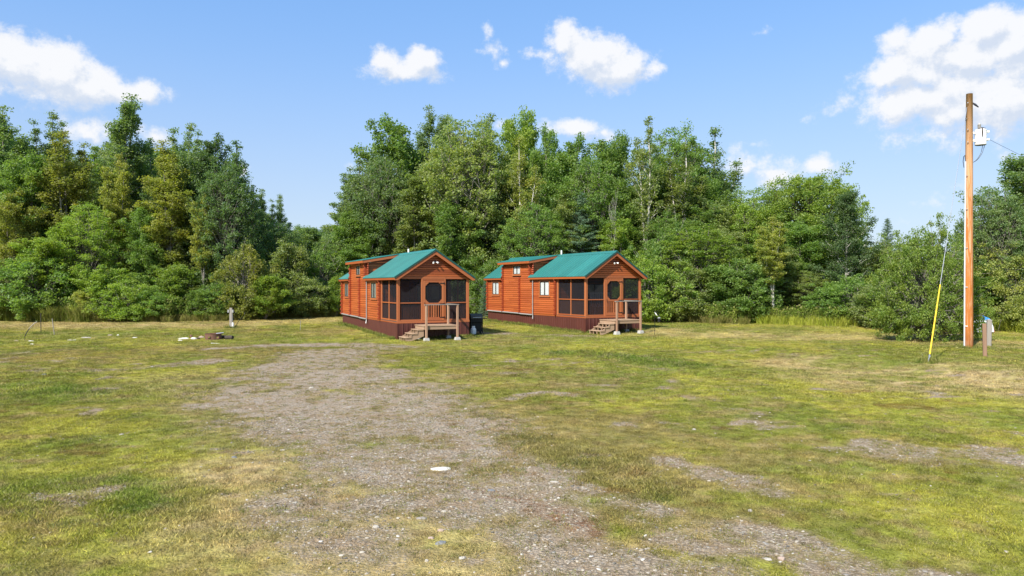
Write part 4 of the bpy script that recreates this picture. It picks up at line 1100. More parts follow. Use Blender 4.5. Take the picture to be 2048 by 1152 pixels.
    # eave fascias and soffits
    for a, b in ((-OY + .02, 5.60), (8.99, 11.30)):
        for s in (-1, 1):
            x0 = -OX - .012 if s < 0 else Wd + OX - .022
            mb = MB(); mb.box(x0, x0 + .034, a, b, EAVE - .135, EAVE - .004, .006); build(mb, 'fascia', M_TRIMY, t)
            mb = MB()
            mb.box(*( (-OX + .022, -.001) if s < 0 else (Wd + .001, Wd + OX - .022)), a, b, EAVE - .115, EAVE - .10); build(mb, 'soffit', M_TRIMY, t)
    # rake fascias on the front gable
    for yy in (-OY, Ln + .22):
        for side in (-1, 1):
            mb = MB(); f = (lambda x: x) if side < 0 else (lambda x: Wd - x)
            V = []; x0 = -OX - .03
            for y in (yy, yy + .04):
                V += [(f(x0), y, EAVE - .15), (f(x0 + .14), y, EAVE - .15), (f(Wd / 2), y, EAVE + SL * (Wd / 2 + OX) - .215), (f(Wd / 2), y, EAVE + SL * (Wd / 2 + OX) - .004), (f(x0), y, EAVE + SL * (x0 + OX) - .004)]
            mb.add(V, [(0, 1, 2, 3, 4), (9, 8, 7, 6, 5), (0, 5, 6, 1), (1, 6, 7, 2), (3, 8, 9, 4), (0, 4, 9, 5)]); build(mb, 'rake_fascia', M_TRIMX, t)
    # gable soffit
    mb = MB()
    for side in (-1, 1):
        f = (lambda x: x) if side < 0 else (lambda x: Wd - x)
        V = [(f(-OX), y, EAVE - .03 + dz) if i == 0 else (f(Wd / 2), y, EAVE + SL * (Wd / 2 + OX) - .03 + dz) for y in (-OY + .04, .0) for dz in (0, .015) for i in (0, 1)]
        mb.add(V, [(0, 1, 5, 4), (2, 6, 7, 3), (0, 4, 6, 2), (1, 3, 7, 5), (0, 2, 3, 1), (4, 5, 7, 6)])
    build(mb, 'soffit', M_TRIMX, t)
    # front gable boards
    gh = .108; z = 2.985
    while z < 4.12:
        z1 = z + gh - .003; xa0 = max(.0, (z + .06 - EAVE) / SL - OX); xa1 = max(0, (z1 + .04 - EAVE) / SL - OX)
        V = []
        for y, ins in ((.03, 0), (-.004, .012), ):
            V += [(xa0, y, z + ins), (Wd - xa0, y, z + ins), (Wd - xa1, y, z1 - ins), (xa1, y, z1 - ins)]
        mb = MB(); mb.add(V, [(0, 1, 2, 3), (7, 6, 5, 4), (0, 4, 5, 1), (3, 2, 6, 7), (0, 3, 7, 4), (1, 5, 6, 2)]); build(mb, 'board', M_LOGX, t); z += gh
    # flood light on the gable
    mb = MB(); mb.tube([(1.85, -.004, 3.70), (1.85, -.03, 3.70)], .05, 12); fl = build(mb, 'flood_light', M_WHITE, t)
    for s in (-1, 1):
        mb = MB(); mb.tube([(1.85 + s * .03, -.03, 3.70), (1.85 + s * .07, -.09, 3.68), (1.85 + s * .10, -.14, 3.655), (1.85 + s * .13, -.19, 3.63)], [.014, .020, .040, .044], 12); build(mb, 'lamp_head', M_WHITE if s < 0 else M_WHITE, fl)
    mb = MB(); mb.tube([(1.85, -.03, 3.72), (1.85, -.075, 3.72)], .032, 10); build(mb, 'motion_sensor', M_BLACK, fl)
    # porch
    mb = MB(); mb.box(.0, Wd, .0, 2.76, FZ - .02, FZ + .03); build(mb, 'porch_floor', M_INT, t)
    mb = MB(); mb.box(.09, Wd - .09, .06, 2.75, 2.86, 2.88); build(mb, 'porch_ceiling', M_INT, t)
    for (a, b) in (((0, .135), (0, .135)), ((Wd - .135, Wd), (0, .135)), ((0, .09), (2.64, 2.76)), ((Wd - .09, Wd), (2.64, 2.76))):
        mb = MB(); mb.box(a[0], a[1], b[0], b[1], FZ + .031, 2.862, .008); build(mb, 'porch_post', M_TRIM, t)
    mb = MB(); mb.box(.0, Wd, -.006, .10, 2.864, 2.982, .006); build(mb, 'porch_beam', M_TRIMX, t)
    for x0 in (.0, Wd - .09):
        mb = MB(); mb.box(x0, x0 + .09, .101, 2.76, 2.81, 2.93); build(mb, 'porch_beam', M_TRIMY, t)
    # rim boards
    mb = MB(); mb.box(-.012, Wd + .012, -.014, .03, FZ - .07, FZ + .028, .006); build(mb, 'rim_board', M_TRIMX, t)
    for x0 in (-.014, Wd - .026):
        mb = MB(); mb.box(x0, x0 + .04, .031, Ln + .01, FZ - .07, FZ - .004, .006); build(mb, 'rim_board', M_TRIMY, t)
    # screens, rails and pickets
    def screen_bay_front(x0, x1):
        for z0, z1 in ((FZ + .10, 1.695), (1.745, 2.86)):
            mb = MB(); mb.add([(x0, .045, z0), (x1, .045, z0), (x1, .045, z1), (x0, .045, z1)], [(0, 1, 2, 3)]); build(mb, 'screen', M_SCREEN, t)
        mb = MB(); mb.box(x0, x1, .02, .08, 1.695, 1.745, .006); build(mb, 'rail', M_TRIMX, t)
        mb = MB(); mb.box(x0, x1, .015, .085, FZ + .031, FZ + .10, .006); build(mb, 'rail', M_TRIMX, t)
        k = x0 + .02; mb = MB()
        while k < x1 - .05: mb.box(k, k + .07, .10, .12, FZ + .06, 1.69); k += .105
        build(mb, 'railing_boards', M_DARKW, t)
    screen_bay_front(.136, 1.185); screen_bay_front(2.435, Wd - .136)
    for xs in (0, 1):
        px0 = .012 if xs == 0 else Wd - .062
        for y0, y1 in ((.136, 1.37), (1.43, 2.63)):
            for z0, z1 in ((FZ + .10, 1.695), (1.745, 2.81)):
                xx = px0 + .025; mb = MB(); mb.add([(xx, y0, z0), (xx, y1, z0), (xx, y1, z1), (xx, y0, z1)], [(0, 1, 2, 3)]); build(mb, 'screen', M_SCREEN, t)
            mb = MB(); mb.box(px0, px0 + .05, y0, y1, 1.695, 1.745, .006); build(mb, 'rail', M_TRIMY, t)
            mb = MB(); mb.box(px0 - .004, px0 + .054, y0, y1, FZ + .031, FZ + .10, .006); build(mb, 'rail', M_TRIMY, t)
            k = y0 + .02; mb = MB(); q = px0 + .07 if xs == 0 else px0 - .04
            while k < y1 - .05: mb.box(q, q + .02, k, k + .07, FZ + .06, 1.69); k += .105
            build(mb, 'railing_boards', M_DARKW, t)
        mb = MB(); mb.box(px0 - .008, px0 + .058, 1.371, 1.429, FZ + .031, 2.808, .006); build(mb, 'porch_post', M_TRIM, t)
    # door posts and header
    for x0 in (1.187, 2.345):
        mb = MB(); mb.box(x0, x0 + .088, -.012, .07, FZ + .031, 2.862, .006); build(mb, 'door_post', M_TRIM, t)
    mb = MB(); mb.box(1.19, 2.43, -.016, -.007, 2.866, 2.985); build(mb, 'door_header', M_TRIMX, t)
    mb = MB(); mb.box(1.277, 2.343, -.008, .06, 2.80, 2.862, .006); build(mb, 'door_header', M_TRIMX, t)
    # screen door
    d = build(MB().box(1.285, 1.385, -.022, .02, FZ + .045, 2.79, .006), 'screen_door', M_TRIM, t)
    build(MB().box(2.235, 2.335, -.022, .02, FZ + .045, 2.79, .006), 'stile', M_TRIM, d)
    for z0, z1 in ((2.70, 2.79), (1.62, 1.72), (FZ + .045, FZ + .20)):
        build(MB().box(1.386, 2.234, -.020, .018, z0, z1, .006), 'cross_rail', M_TRIMX, d)
    for (cx, cz, sx, sz) in ((1.386, 2.70, 1, -1), (2.234, 2.70, -1, -1), (1.386, 1.72, 1, 1), (2.234, 1.72, -1, 1)):
        pts = [(cx, cz), (cx + sx * .17, cz), (cx + sx * .15, cz + sz * .04), (cx + sx * .085, cz + sz * .085), (cx + sx * .04, cz + sz * .15), (cx, cz + sz * .17)]
        if sx * sz < 0: pts = pts[::-1]
        build(MB().prism(pts, 1, -.018, .012), 'corner_bracket', M_TRIM, d)
    for k in range(7):
        xk = 1.386 + (k + .5) * .848 / 7; w = .045 if k != 3 else .085
        build(MB().box(xk - w / 2, xk + w / 2, -.012, .012, FZ + .201, 1.619, .004), 'picket', M_TRIM, d)
    build(MB().add([(1.386, .016, 1.72), (2.234, .016, 1.72), (2.234, .016, 2.70), (1.386, .016, 2.70)], [(0, 1, 2, 3)]), 'screen', M_SCREEN, d)
    build(MB().add([(1.386, .016, FZ + .2), (2.234, .016, FZ + .2), (2.234, .016, 1.62), (1.386, .016, 1.62)], [(0, 1, 2, 3)]), 'screen', M_SCREEN, d)
    for zc in (2.66, 1.67, 1.02):
        mb = MB(); mb.prism([(2.10, zc - .012), (2.36, zc - .03), (2.36, zc + .03), (2.10, zc + .012)], 1, -.032, -.023); mb.tube([(2.345, -.036, zc - .05), (2.345, -.036, zc + .05)], .011, 8)
        build(mb, 'hinge', M_BLACK, d)
    build(MB().tube([(1.33, -.024, 1.62), (1.33, -.05, 1.62), (1.33, -.05, 1.74), (1.33, -.024, 1.74)], .008, 6), 'handle', M_BLACK, d)
    # porch back wall
    for i in range(rows):
        z = FZ + .035 + i * (2.80 - FZ) / rows; hh = (2.80 - FZ) / rows
        segs = [(.10, .62), (1.52, 1.78), (3.28, 3.56)] if 1.72 < z + hh and z < 2.62 else [(.10, .62), (1.52, 3.56)]
        for a, b in segs: build(MB().box(a, b, 2.715, 2.755, z, z + hh - .004, .008), 'board', M_LOGX, t)
    dd = build(MB().box(.66, 1.48, 2.70, 2.74, FZ + .04, 2.78), 'inner_door', M_TRIM, t); build(MB().lathe([(.001, 0), (.03, .01), (.03, .03), (.001, .04)], 10, 1.40, 2.66), 'door_knob', M_GALV, dd).location = (0, 0, 1.75)
    def window(y0, y1, z0, z1, plane='L', y=None, blind=.0):
        """slider: frame, meeting stile, two panes, curtain behind; plane L on the left wall, F on porch back wall"""
        def tb(mb, a0, a1, c0, c1, d0, d1):
            if plane == 'L': mb.box(-c1, -c0, a0, a1, d0, d1, 0)
            else: mb.box(a0, a1, y - c1, y - c0, d0, d1, 0)
            return mb
        w = build(tb(tb(tb(tb(MB(), y0 - .09, y1 + .09, .0, .055, z1, z1 + .085), y0 - .11, y1 + .11, .0, .062, z0 - .095, z0 - .001), y0 - .09, y0 - .001, .0, .053, z0, z1 - .001), y1 + .001, y1 + .09, .0, .053, z0, z1 - .001), 'window', M_TRIM, t)
        fr = MB(); tb(fr, y0, y1, .005, .040, z1 - .035, z1 - .002); tb(fr, y0, y1, .005, .040, z0 + .001, z0 + .035); tb(fr, y0, y0 + .035, .005, .040, z0 + .035, z1 - .035); tb(fr, y1 - .035, y1, .005, .040, z0 + .035, z1 - .035)
        tb(fr, (y0 + y1) / 2 - .03, (y0 + y1) / 2 + .03, .008, .045, z0 + .035, z1 - .035)
        build(fr, 'frame', M_FRAME, w)
        ym = (y0 + y1) / 2
        for a, b in ((y0 + .035, ym - .03), (ym + .03, y1 - .035)):
            if plane == 'L': V = [(-.024, a, z0 + .035), (-.024, b, z0 + .035), (-.024, b, z1 - .035), (-.024, a, z1 - .035)]
            else: V = [(a, y - .024, z0 + .035), (b, y - .024, z0 + .035), (b, y - .024, z1 - .035), (a, y - .024, z1 - .035)]
            build(MB().add(V, [(0, 1, 2, 3)]), 'pane', M_GLASS, w)
        mb = MB(); n = 22; V = []
        aa, bb = (y0 + .035, y1 - .035)
        zt = z1 - .035; zb = z0 + .035 + blind
        for i in range(n + 1):
            u = aa + (bb - aa) * i / n; dpt = .002 + .009 * (i % 2)
            if abs(u - ym) < .035 * 0: continue
            for zz in (zb, zt): V.append((-dpt, u, zz) if plane == 'L' else (u, y - dpt, zz))
        mb.add(V, [(2 * i, 2 * i + 2, 2 * i + 3, 2 * i + 1) for i in range(n)])
        c = build(mb, 'curtain', M_CURT, w)
        return w
    window(3.52, 4.50, 1.90, 2.70); window(9.52, 10.38, 1.90, 2.68); window(6.78, 7.63, 3.15, 3.65)
    window(1.90, 3.16, 1.80, 2.54, 'F', 2.76)
    # skirting panels
    def skirt(pts_fn, L0, L1, normal):
        k = L0
        while k < L1 - .02:
            e = min(k + .914, L1); mb = MB(); a = k + .004; zt, zb = FZ - .072, -.22
            u = a; V = []
            prof = []
            while u < e - .004 - 1e-6:
                for du, dp in ((0, 0), (.018, .018), (.045, .018), (.063, 0), (.229, 0)):
                    if u + du <= e - .003: prof.append((u + du, dp))
                u += .229
            prof.append((e - .004, 0)); prof.append((e - .002, -.012))
            for uu, dp in prof:
                V.append(pts_fn(uu, dp, zb)); V.append(pts_fn(uu, dp, zt))
            m = len(prof); mb.add(V, [(2 * i, 2 * i + 2, 2 * i + 3, 2 * i + 1) for i in range(m - 1)])
            build(mb, 'skirting_panel', M_SKIRT, t); k += .914
    skirt(lambda u, d, z: (-.005 - d, u, z), 0, Ln, 0); skirt(lambda u, d, z: (u, -.004 - d, z), 0, Wd, 1)
    skirt(lambda u, d, z: (Wd + .005 + d, u, z), 0, Ln, 0); skirt(lambda u, d, z: (u, Ln + .005 + d, z), 0, Wd, 1)
    mb = MB(); mb.box(-.026, -.004, -.026, .05, -.22, FZ - .073); mb.box(-.003, .05, -.026, -.005, -.22, FZ - .073); build(mb, 'skirting_corner', M_SKIRT, t)
    # drain pipes on the left wall
    build(MB().tube([(-.075, 11.12, FZ + .02), (-.09, 9, FZ - .005), (-.09, 6.9, FZ - .03), (-.10, 6.6, FZ - .05), (-.10, 5.34, FZ - .065), (-.10, 5.26, FZ - .04)], .038, 12), 'drain_pipe', M_PVC, t)
    build(MB().tube([(-.085, 5.24, 2.80), (-.085, 5.24, FZ - .02), (-.10, 5.20, FZ - .12), (-.14, 5.14, FZ - .30)], [.026, .026, .026, .030], 10), 'downspout', M_PVC, t)
    build(MB().tube([(2.6, 6.3, 3.9), (2.6, 6.3, 4.62)], .045, 12), 'vent_pipe', M_WHITE, t)
    return t
cab1 = make_cabin('left log cabin with green steel roof, dark screened porch and small wooden deck')
X0, Y0, TH = CAB[1]; cab1.location = (X0, Y0, 0); cab1.rotation_euler.z = TH
cab2 = copy_tree(cab1); cab2['label'] = 'right log cabin with green steel roof standing farther back beside the big round bush'
X0, Y0, TH = CAB[2]; cab2.location = (X0, Y0, .0912); cab2.rotation_euler.z = TH
for c in (cab1, cab2): c['group'] = 'log cabins on the lawn'

def make_deck(label):
    t = thing('entry_deck', label, 'deck')
    zt = .70; x0, x1, y0, y1 = .86, 2.56, -1.36, -.05
    k = y0 - .02
    while k < y1 - .02:
        e = min(k + .138, y1); build(MB().box(x0 - .03, x1 + .03, k, e - .006, zt - .036, zt, .005), 'deck_board', M_DECKX, t); k += .138
    build(MB().box(x0, x1, y0, y0 + .038, zt - .18, zt - .037, .004), 'rim_joist', M_DECKX, t)
    build(MB().box(x0, x1, y1 - .04, y1 - .002, zt - .18, zt - .037, .004), 'rim_joist', M_DECKX, t)
    for xx in (x0, x1 - .038): build(MB().box(xx, xx + .038, y0 + .039, y1 - .041, zt - .18, zt - .037, .004), 'rim_joist', M_DECKX, t)
    P = [(x0 + .085, y0 - .046), (x1 - .085, y0 - .046), (x1 - .085, y1 - .16)]
    for i, (px, py) in enumerate(P):
        b = .14
        build(MB().box(px - .045, px + .045, py - .045, py + .045, b, 1.64, .006), 'post', M_DECKZ, t)
    for px, py in P + [(x0 + .085, y1 - .16)]:
        mb = MB(); mb.add([(px - .15, py - .15, -.12), (px + .15, py - .15, -.12), (px + .15, py + .15, -.12), (px - .15, py + .15, -.12), (px - .10, py - .10, .14), (px + .10, py - .10, .14), (px + .10, py + .10, .14), (px - .10, py + .10, .14)],
                          [(0, 3, 2, 1), (4, 5, 6, 7), (0, 1, 5, 4), (1, 2, 6, 5), (2, 3, 7, 6), (3, 0, 4, 7)]); build(mb, 'pier_block', M_CONC, t)
    build(MB().box(P[3][0] - .045, P[3][0] + .045, P[3][1] - .045, P[3][1] + .045, .14, zt - .19) if len(P) > 3 else MB().box(x0 + .04, x0 + .13, y1 - .205, y1 - .115, .14, zt - .19), 'post', M_DECKZ, t)
    build(MB().box(x0 - .0, x1 - .02, y0 - .10, y0 + .035, 1.641, 1.68, .005), 'handrail', M_GREYW, t)
    build(MB().box(x1 - .15, x1 - .02, y0 + .036, y1 - .05, 1.641, 1.68, .005), 'handrail', M_GREYW, t)
    # steps going down to the left
    ya, yb = y0 + .02, y1 - .28
    for i, (zz, xa) in enumerate(((.525, x0 - .31), (.355, x0 - .60), (.185, x0 - .89))):
        for q in range(2): build(MB().box(xa + q * .145, xa + q * .145 + .138, ya, yb, zz - .036, zz, .004), 'tread', M_DECKX, t)
        for j in range(4):
            yy = ya + .03 + j * (yb - ya - .10) / 3
            # each stringer leg under the nosing
            build(MB().box(xa + .02, xa + .058, yy, yy + .04, zz - .036 - .17, zz - .037), 'riser_block', M_DECKX, t)
    for yy in (ya + .03, yb - .07):
        mb = MB(); xr = x0 - .002
        pts = [(xr, .49), (x0 - .31 + .06, .487), (x0 - .60 + .06, .317), (x0 - .89 + .06, .147), (x0 - .89 + .06, -.02), (x0 - .74, -.03), (xr, .22)]
        mb.prism(pts, 1, yy, yy + .038); build(mb, 'stringer', M_DECKX, t)
    return t
dk1 = make_deck('small timber deck with steps and rail at the left cabin door')
dk1.location = cab1.location; dk1.rotation_euler = cab1.rotation_euler
dk2 = copy_tree(dk1); dk2['label'] = 'small timber deck with steps and rail at the right cabin door'; dk2.location = cab2.location; dk2.rotation_euler = cab2.rotation_euler
dk1.location.z = .0; dk2.location.z = .085
for c in (dk1, dk2): c['group'] = 'entry decks at the cabin doors'

# ------------------------------------------------------------------ grill beside the left cabin
def make_grill():
    p = Vector((X(951, 37.0), 37.0, 0)); p.z = float(gz(p.x, p.y))
    t = thing('gas_grill', 'black gas grill with a grey lid beside the right wall of the left cabin', 'grill', p, .35)
    build(MB().box(-.32, .32, -.25, .25, .60, .80, .02), 'firebox', M_BLACK, t)
    mb = MB(); pr = [(-.25, .80), (-.24, .92), (-.14, 1.02), (.10, 1.05), (.22, .96), (.25, .80)]
    mb.prism(pr, 0, -.31, .31); build(mb, 'lid', plain('grey_grill_lid', (.06, .063, .055), .75), t)
    build(MB().box(.33, .62, -.22, .22, .77, .80, .005), 'side_shelf', M_BLACK, t)
    build(MB().box(-.62, -.33, -.22, .22, .77, .80, .005), 'side_shelf', M_BLACK, t)
    for x in (-.30, .30):
        for y in (-.22, .22): build(MB().box(x - .022, x + .022, y - .022, y + .022, .06, .60), 'leg', M_BLACK, t)
    build(MB().box(-.30, .30, -.22, .22, .14, .17), 'bottom_shelf', M_BLACK, t)
    build(MB().box(-.275, .275, -.20, .20, .172, .598, .01), 'cabinet', M_BLACK, t)
    build(MB().tube([(.22, -.28, .86), (-.22, -.28, .86)], .014, 8), 'handle', M_GALV, t)
    for x in (-.3, .3): build(MB().tube([(x, .20, .07), (x + .04, .20, .07)], .07, 14), 'wheel', M_BLACK, t)
    q = p + Vector((-.10, -.30, 0)); q.z = float(gz(q.x, q.y))
    tk = thing('propane_tank', 'white propane tank standing by the gas grill', 'gas tank', q)
    build(MB().lathe([(.10, 0), (.11, .02), (.15, .05), (.15, .26), (.13, .32), (.05, .36), (.05, .38)], 18), 'tank_body', M_WHITE, tk, smooth=False)
    build(MB().lathe([(.09, .36), (.09, .44)], 14), 'collar', M_WHITE, tk)
make_grill()

# ------------------------------------------------------------------ utility pole and its wires
PD = 26.0; PX = X(1937, PD); PZ = float(gz(PX, PD)); TOP = Zt(188, PD)
pole = thing('utility_pole', 'tall orange brown wooden utility pole right of the yellow guy guard', 'utility pole', (PX, PD, PZ))
hp = TOP - PZ
build(MB().tube([(0, 0, -.3), (0, 0, 0), (0, 0, hp * .35), (.012, 0, hp * .7), (.022, 0, hp)], [.152, .150, .140, .122, .105], 20), 'shaft', M_POLE, pole, smooth=True)
build(MB().tube([(-.165, -.03, -.05), (-.158, -.03, 2), (-.150, -.03, 4), (-.132, -.03, 6.72)], .026, 10), 'conduit', M_COND, pole)
build(MB().tube([(-.132, -.03, 6.72), (-.16, -.03, 6.95), (-.20, -.03, 6.90), (-.22, -.03, 6.72), (-.19, -.03, 6.5)], .011, 6), 'cable_loop', M_WIRE, pole)
for z in (.8, 2.2, 3.6, 5.0, 6.2):
    build(MB().tube([(-.17 + z * .004, -.07, z), (-.10, -.12, z)], .012, 6), 'conduit_strap', M_GALV, pole)
build(MB().tube([(.10, -.02, hp - .32), (.20, -.05, hp - .40), (.30, -.08, hp - .50)], [.025, .04, .02], 8), 'insulator', M_WIRE, pole)
build(MB().tube([(-.11, -.06, hp - .90), (-.16, -.09, hp - .92), (-.17, -.09, hp - .98)], .022, 6), 'guy_hook', M_GALV, pole)
for z in (hp - .35, hp - 1.3, hp - 1.75):
    build(MB().tube([(-.09, -.10, z), (-.12, -.135, z)], .018, 6), 'bolt', M_GALV, pole)
# transformer
tx = thing('transformer', 'white cylindrical transformer hung on the utility pole', 'transformer', (X(1960, PD), PD - .02, Zt(290.5, PD)))
s = PD / F
r_ = 10.2 * s
build(MB().lathe([(r_ * .95, 0), (r_ * 1.0, .02), (r_ * 1.0, .50), (r_ * 1.04, .505), (r_ * 1.04, .53), (r_ * .8, .57), (.02, .585)], 26), 'tank', M_WHITE, tx)
build(MB().lathe([(r_ * .93, -.004), (r_ * .96, -.0005)], 26), 'base_rim', plain('dark_blue_rim', (.10, .11, .22), .5), tx)
mb = MB()
prof = [(.045, .57)]
for k in range(5): prof += [(.062, .60 + k * .032), (.042, .615 + k * .032)]
prof += [(.035, .77), (.02, .79)]
build(MB().lathe(prof, 14, -.05, 0), 'bushing', plain('grey_porcelain', (.40, .38, .35), .3), tx)
build(MB().tube([(-.16, -.09, .56), (-.06, -.14, .60), (.08, -.13, .57)], .022, 8), 'clamp_band', M_FRAME, tx)
build(MB().tube([(-.07, -r_ - .02, .58), (-.075, -r_ - .03, .45), (-.07, -r_ - .03, .28)], [.02, .024, .016], 8), 'arrester', M_FRAME, tx)
for zz in (.12, .40):
    build(MB().box(-r_ - .12, -r_ * .9, -.03, .03, zz, zz + .07, .006), 'bracket', M_WHITE, tx)
    build(MB().box(r_ * .85, r_ + .10, -.06, .05, zz + .04, zz + .11, .006), 'bracket', M_WHITE, tx)
dx = X(1960, PD) - PX
for k, o_ in enumerate((.07, .14)):
    P0 = Vector((dx + o_, -.02, Zt(290.5, PD) - PZ)); pts = []
    for i in range(9):
        u = i / 8; pts.append((P0.x * (1 - u) + .12 * u + .10 * math.sin(u * 3.14) * (1 - u), -.02, P0.z - .62 * math.sin(u * 1.57) ** 1.1))
    build(MB().tube(pts, .009, 6), 'cable_loop', M_WIRE, pole)
# guy wire
A = at(1857, 725); T = Vector((PX - .12, PD - .08, Zt(216, PD)))
guy = thing('guy_wire', 'steel guy wire with a yellow plastic guard running up to the utility pole', 'guy wire', A)
dv = T - A
build(MB().tube([dv * .06, dv], .0095, 6), 'wire', M_GALV, guy)
f2 = (725 - 590) / (725 - 216)
build(MB().tube([dv * .028, dv * .16, dv * .275], [.023, .024, .019], 10), 'guard', M_YEL, guy)
build(MB().tube([(-.02, -.02, -.1), (-.004, -.004, .05), tuple(dv * .030)], [.012, .012, .014], 8), 'anchor_rod', M_GALV, guy)
build(MB().tube([tuple(dv * .022 + Vector((.03 * math.cos(a), 0, .03 * math.sin(a)))) for a in np.linspace(0, 6.28, 9)], .011, 6), 'anchor_eye', M_GALV, guy)
lw = link('power_line', None, None) if False else None
P1 = Vector((X(1972, PD), PD + .1, Zt(273, PD))); P2 = Vector((53, 60, 8.9)); pts = []
for i in range(25):
    u = i / 24; q = P1.lerp(P2, u); q.z -= 4 * .25 * u * (1 - u); pts.append(tuple(q))
tag(build(MB().tube(pts, .006, 5), 'power_line', M_WIRE), 'thin power line leaving the transformer to the right over the trees', 'cable')

# ------------------------------------------------------------------ posts, stakes, small things
def wpost(name, px, py, topy, w, m, label, cat='post', lean=0, cap=0, group=None):
    p = at(px, py); h = (py - topy) / F * p.y
    mb = MB(); mb.box(-w / 2, w / 2, -w / 2, w / 2, -.2, h, w * .12)
    if cap: mb.add([(-w / 2 - .01, -w / 2 - .01, h), (w / 2 + .01, -w / 2 - .01, h), (w / 2 + .02, w / 2, h + .01), (-w / 2, w / 2, h + .01), (-w / 3, -w / 3, h + cap), (w / 3, -w / 3, h + cap * .5), (w / 3, w / 3, h + cap), (-w / 3, w / 3, h + cap * .7)],
                   [(0, 1, 5, 4), (1, 2, 6, 5), (2, 3, 7, 6), (3, 0, 4, 7), (4, 5, 6, 7), (0, 3, 2, 1)])
    o = build(mb, name, m, None, p); o.rotation_euler = (lean * .3, lean, rt.uniform(-.5, .5)); return tag(o, label, cat, group)
wpost('wooden_post', 1970, 713, 647, .115, M_BROWNW, 'short brown wooden post, the nearer of two right of the utility pole', lean=-.02)
wpost('wooden_post', 1977, 692, 641, .155, M_GREYW, 'weathered grey wooden post, the farther of two right of the utility pole', lean=.02, cap=.05)
# tarp heap behind the posts
p = at(1964, 662); p = Vector((X(1964, 37.5), 37.5, float(gz(X(1964, 37.5), 37.5))))
def lump(seed, sx, sy, sz, n=14, rough=.25):
    r_ = np.random.RandomState(seed); V = []; Fc = []; m = 7
    for i in range(m):
        ph = (i / (m - 1)) * math.pi / 2
        for k in range(n):
            a = k / n * 6.283; q = 1 + rough * (r_.rand() - .5)
            V.append((sx * math.cos(a) * math.cos(ph) * q, sy * math.sin(a) * math.cos(ph) * q, sz * math.sin(ph) * (1 + rough * (r_.rand() - .5)) - .02))
    for i in range(m - 1):
        for k in range(n): Fc.append((i * n + k, i * n + (k + 1) % n, (i + 1) * n + (k + 1) % n, (i + 1) * n + k))
    Fc.append(tuple(range((m - 1) * n, m * n))); return MB().add(V, Fc)
def tarp_fn(nt, out):
    tc = nt.new('ShaderNodeTexCoord').outputs['Object']; s = nt.new('ShaderNodeSeparateXYZ'); nt.put(s.inputs[0], tc)
    n = nt.noise(tc, 3, 3)
    top = nt.step(nt.math('ADD', s.outputs[2], nt.math('MULTIPLY_ADD', n, .4, -.2)), .52, .60)
    mid = nt.step(nt.math('ABSOLUTE', nt.math('ADD', s.outputs[0], -.10)), .34, .26)
    c = nt.mix(nt.math('MULTIPLY', top, mid), (.75, .76, .80), (.05, .24, .60))
    c = nt.mix(nt.math('MULTIPLY', nt.step(s.outputs[0], .42, .50), nt.step(n, .40, .50)), c, (.62, .10, .12))
    principled(nt, out, c, .5)
tp = thing('tarp_bundle', 'bundle of white, blue and red tarp behind the short wooden posts', 'tarp', p + Vector((0, 0, .1)))
build(lump(5, .62, .35, .80, 18, .22), 'sheet', mat('printed_tarp', tarp_fn), tp)
build(lump(6, .36, .26, .48, 14, .25), 'sheet', M_WHITE, tp, (-.45, -.12, 0))
# left stakes
def stake(name, px, py, pts, r, m, label, cat):
    p = at(px, py); D = p.y
    P = [((x - px) / F * D, 0, (py - y) / F * D) for x, y in pts]
    o = build(MB().tube([(P[0][0], 0, -.1)] + P, [r] * (len(P) + 1) if not isinstance(r, list) else [r[0]] + r, 8), name, m, None, p); return tag(o, label, cat)
def two_tone(nt, out):
    tc = nt.new('ShaderNodeTexCoord').outputs['Object']; s = nt.new('ShaderNodeSeparateXYZ'); nt.put(s.inputs[0], tc)
    principled(nt, out, nt.mix(nt.step(s.outputs[2], .45, .6), (.03, .03, .03), (.33, .29, .24)), .6)
stake('bent_pipe', 49, 679, [(49, 679), (50, 672), (54, 664), (60, 655), (67, 648), (74, 643.5)], .022, mat('faded_black_pipe', two_tone), 'bent black pipe with a faded tip sticking up at the far left', 'pipe')
stake('bent_rod', 468, 663, [(468, 663), (470, 655), (474, 647), (480, 639), (487, 632)], .014, M_BLACK, 'thin black bent rod right of the meter post', 'rod')
s1 = thing('metal_stake', 'dark metal stake with a valve at its foot, right of the bent pipe', 'stake', at(82, 668))
D = s1.location.y
build(MB().tube([(0, 0, -.1), (-.01, 0, 1.02)], .018, 8), 'rod', M_FRAME, s1); build(MB().tube([(-.01, 0, 1.0), (-.01, 0, 1.06)], .028, 8), 'cap', M_FRAME, s1)
build(MB().tube([(0, 0, .03), (.08, 0, .06), (.16, 0, .05), (.18, 0, .14)], [.03, .03, .035, .02], 8), 'valve', M_BLACK, s1)
stake('wooden_stake', 109, 670, [(109, 670), (106, 650), (104.5, 637)], .020, M_GREYW, 'thin pale leaning stake right of the dark metal stake', 'stake')
stake('wire_stake', 600.5, 661, [(600.5, 661), (601, 650), (601, 641)], .012, M_GALV, 'thin grey wire stake on the lawn left of the left cabin', 'stake')
# meter post
mp = thing('meter_post', 'grey wooden post with a white electric box and outlet, standing behind the fire ring', 'post', at(462, 656))
D = mp.location.y; u = D / F
build(MB().box(-.075, .075, -.05, .05, -.2, 40.5 * u, .01), 'post', M_GREYW, mp)
build(MB().box(-6 * u, -.077, -.09, .04, 31 * u, 36.5 * u, .01), 'meter_box', M_PVC, mp)
build(MB().box(.077, 6 * u, -.09, .04, 31 * u, 36.5 * u, .01), 'meter_box', M_PVC, mp)
build(MB().box(.077, .16, -.08, .05, .02, 11 * u, .008), 'outlet_box', M_WHITE, mp)
build(MB().tube([(.11, -.03, 11 * u), (.10, -.03, 30 * u)], .012, 8), 'conduit', M_PVC, mp)
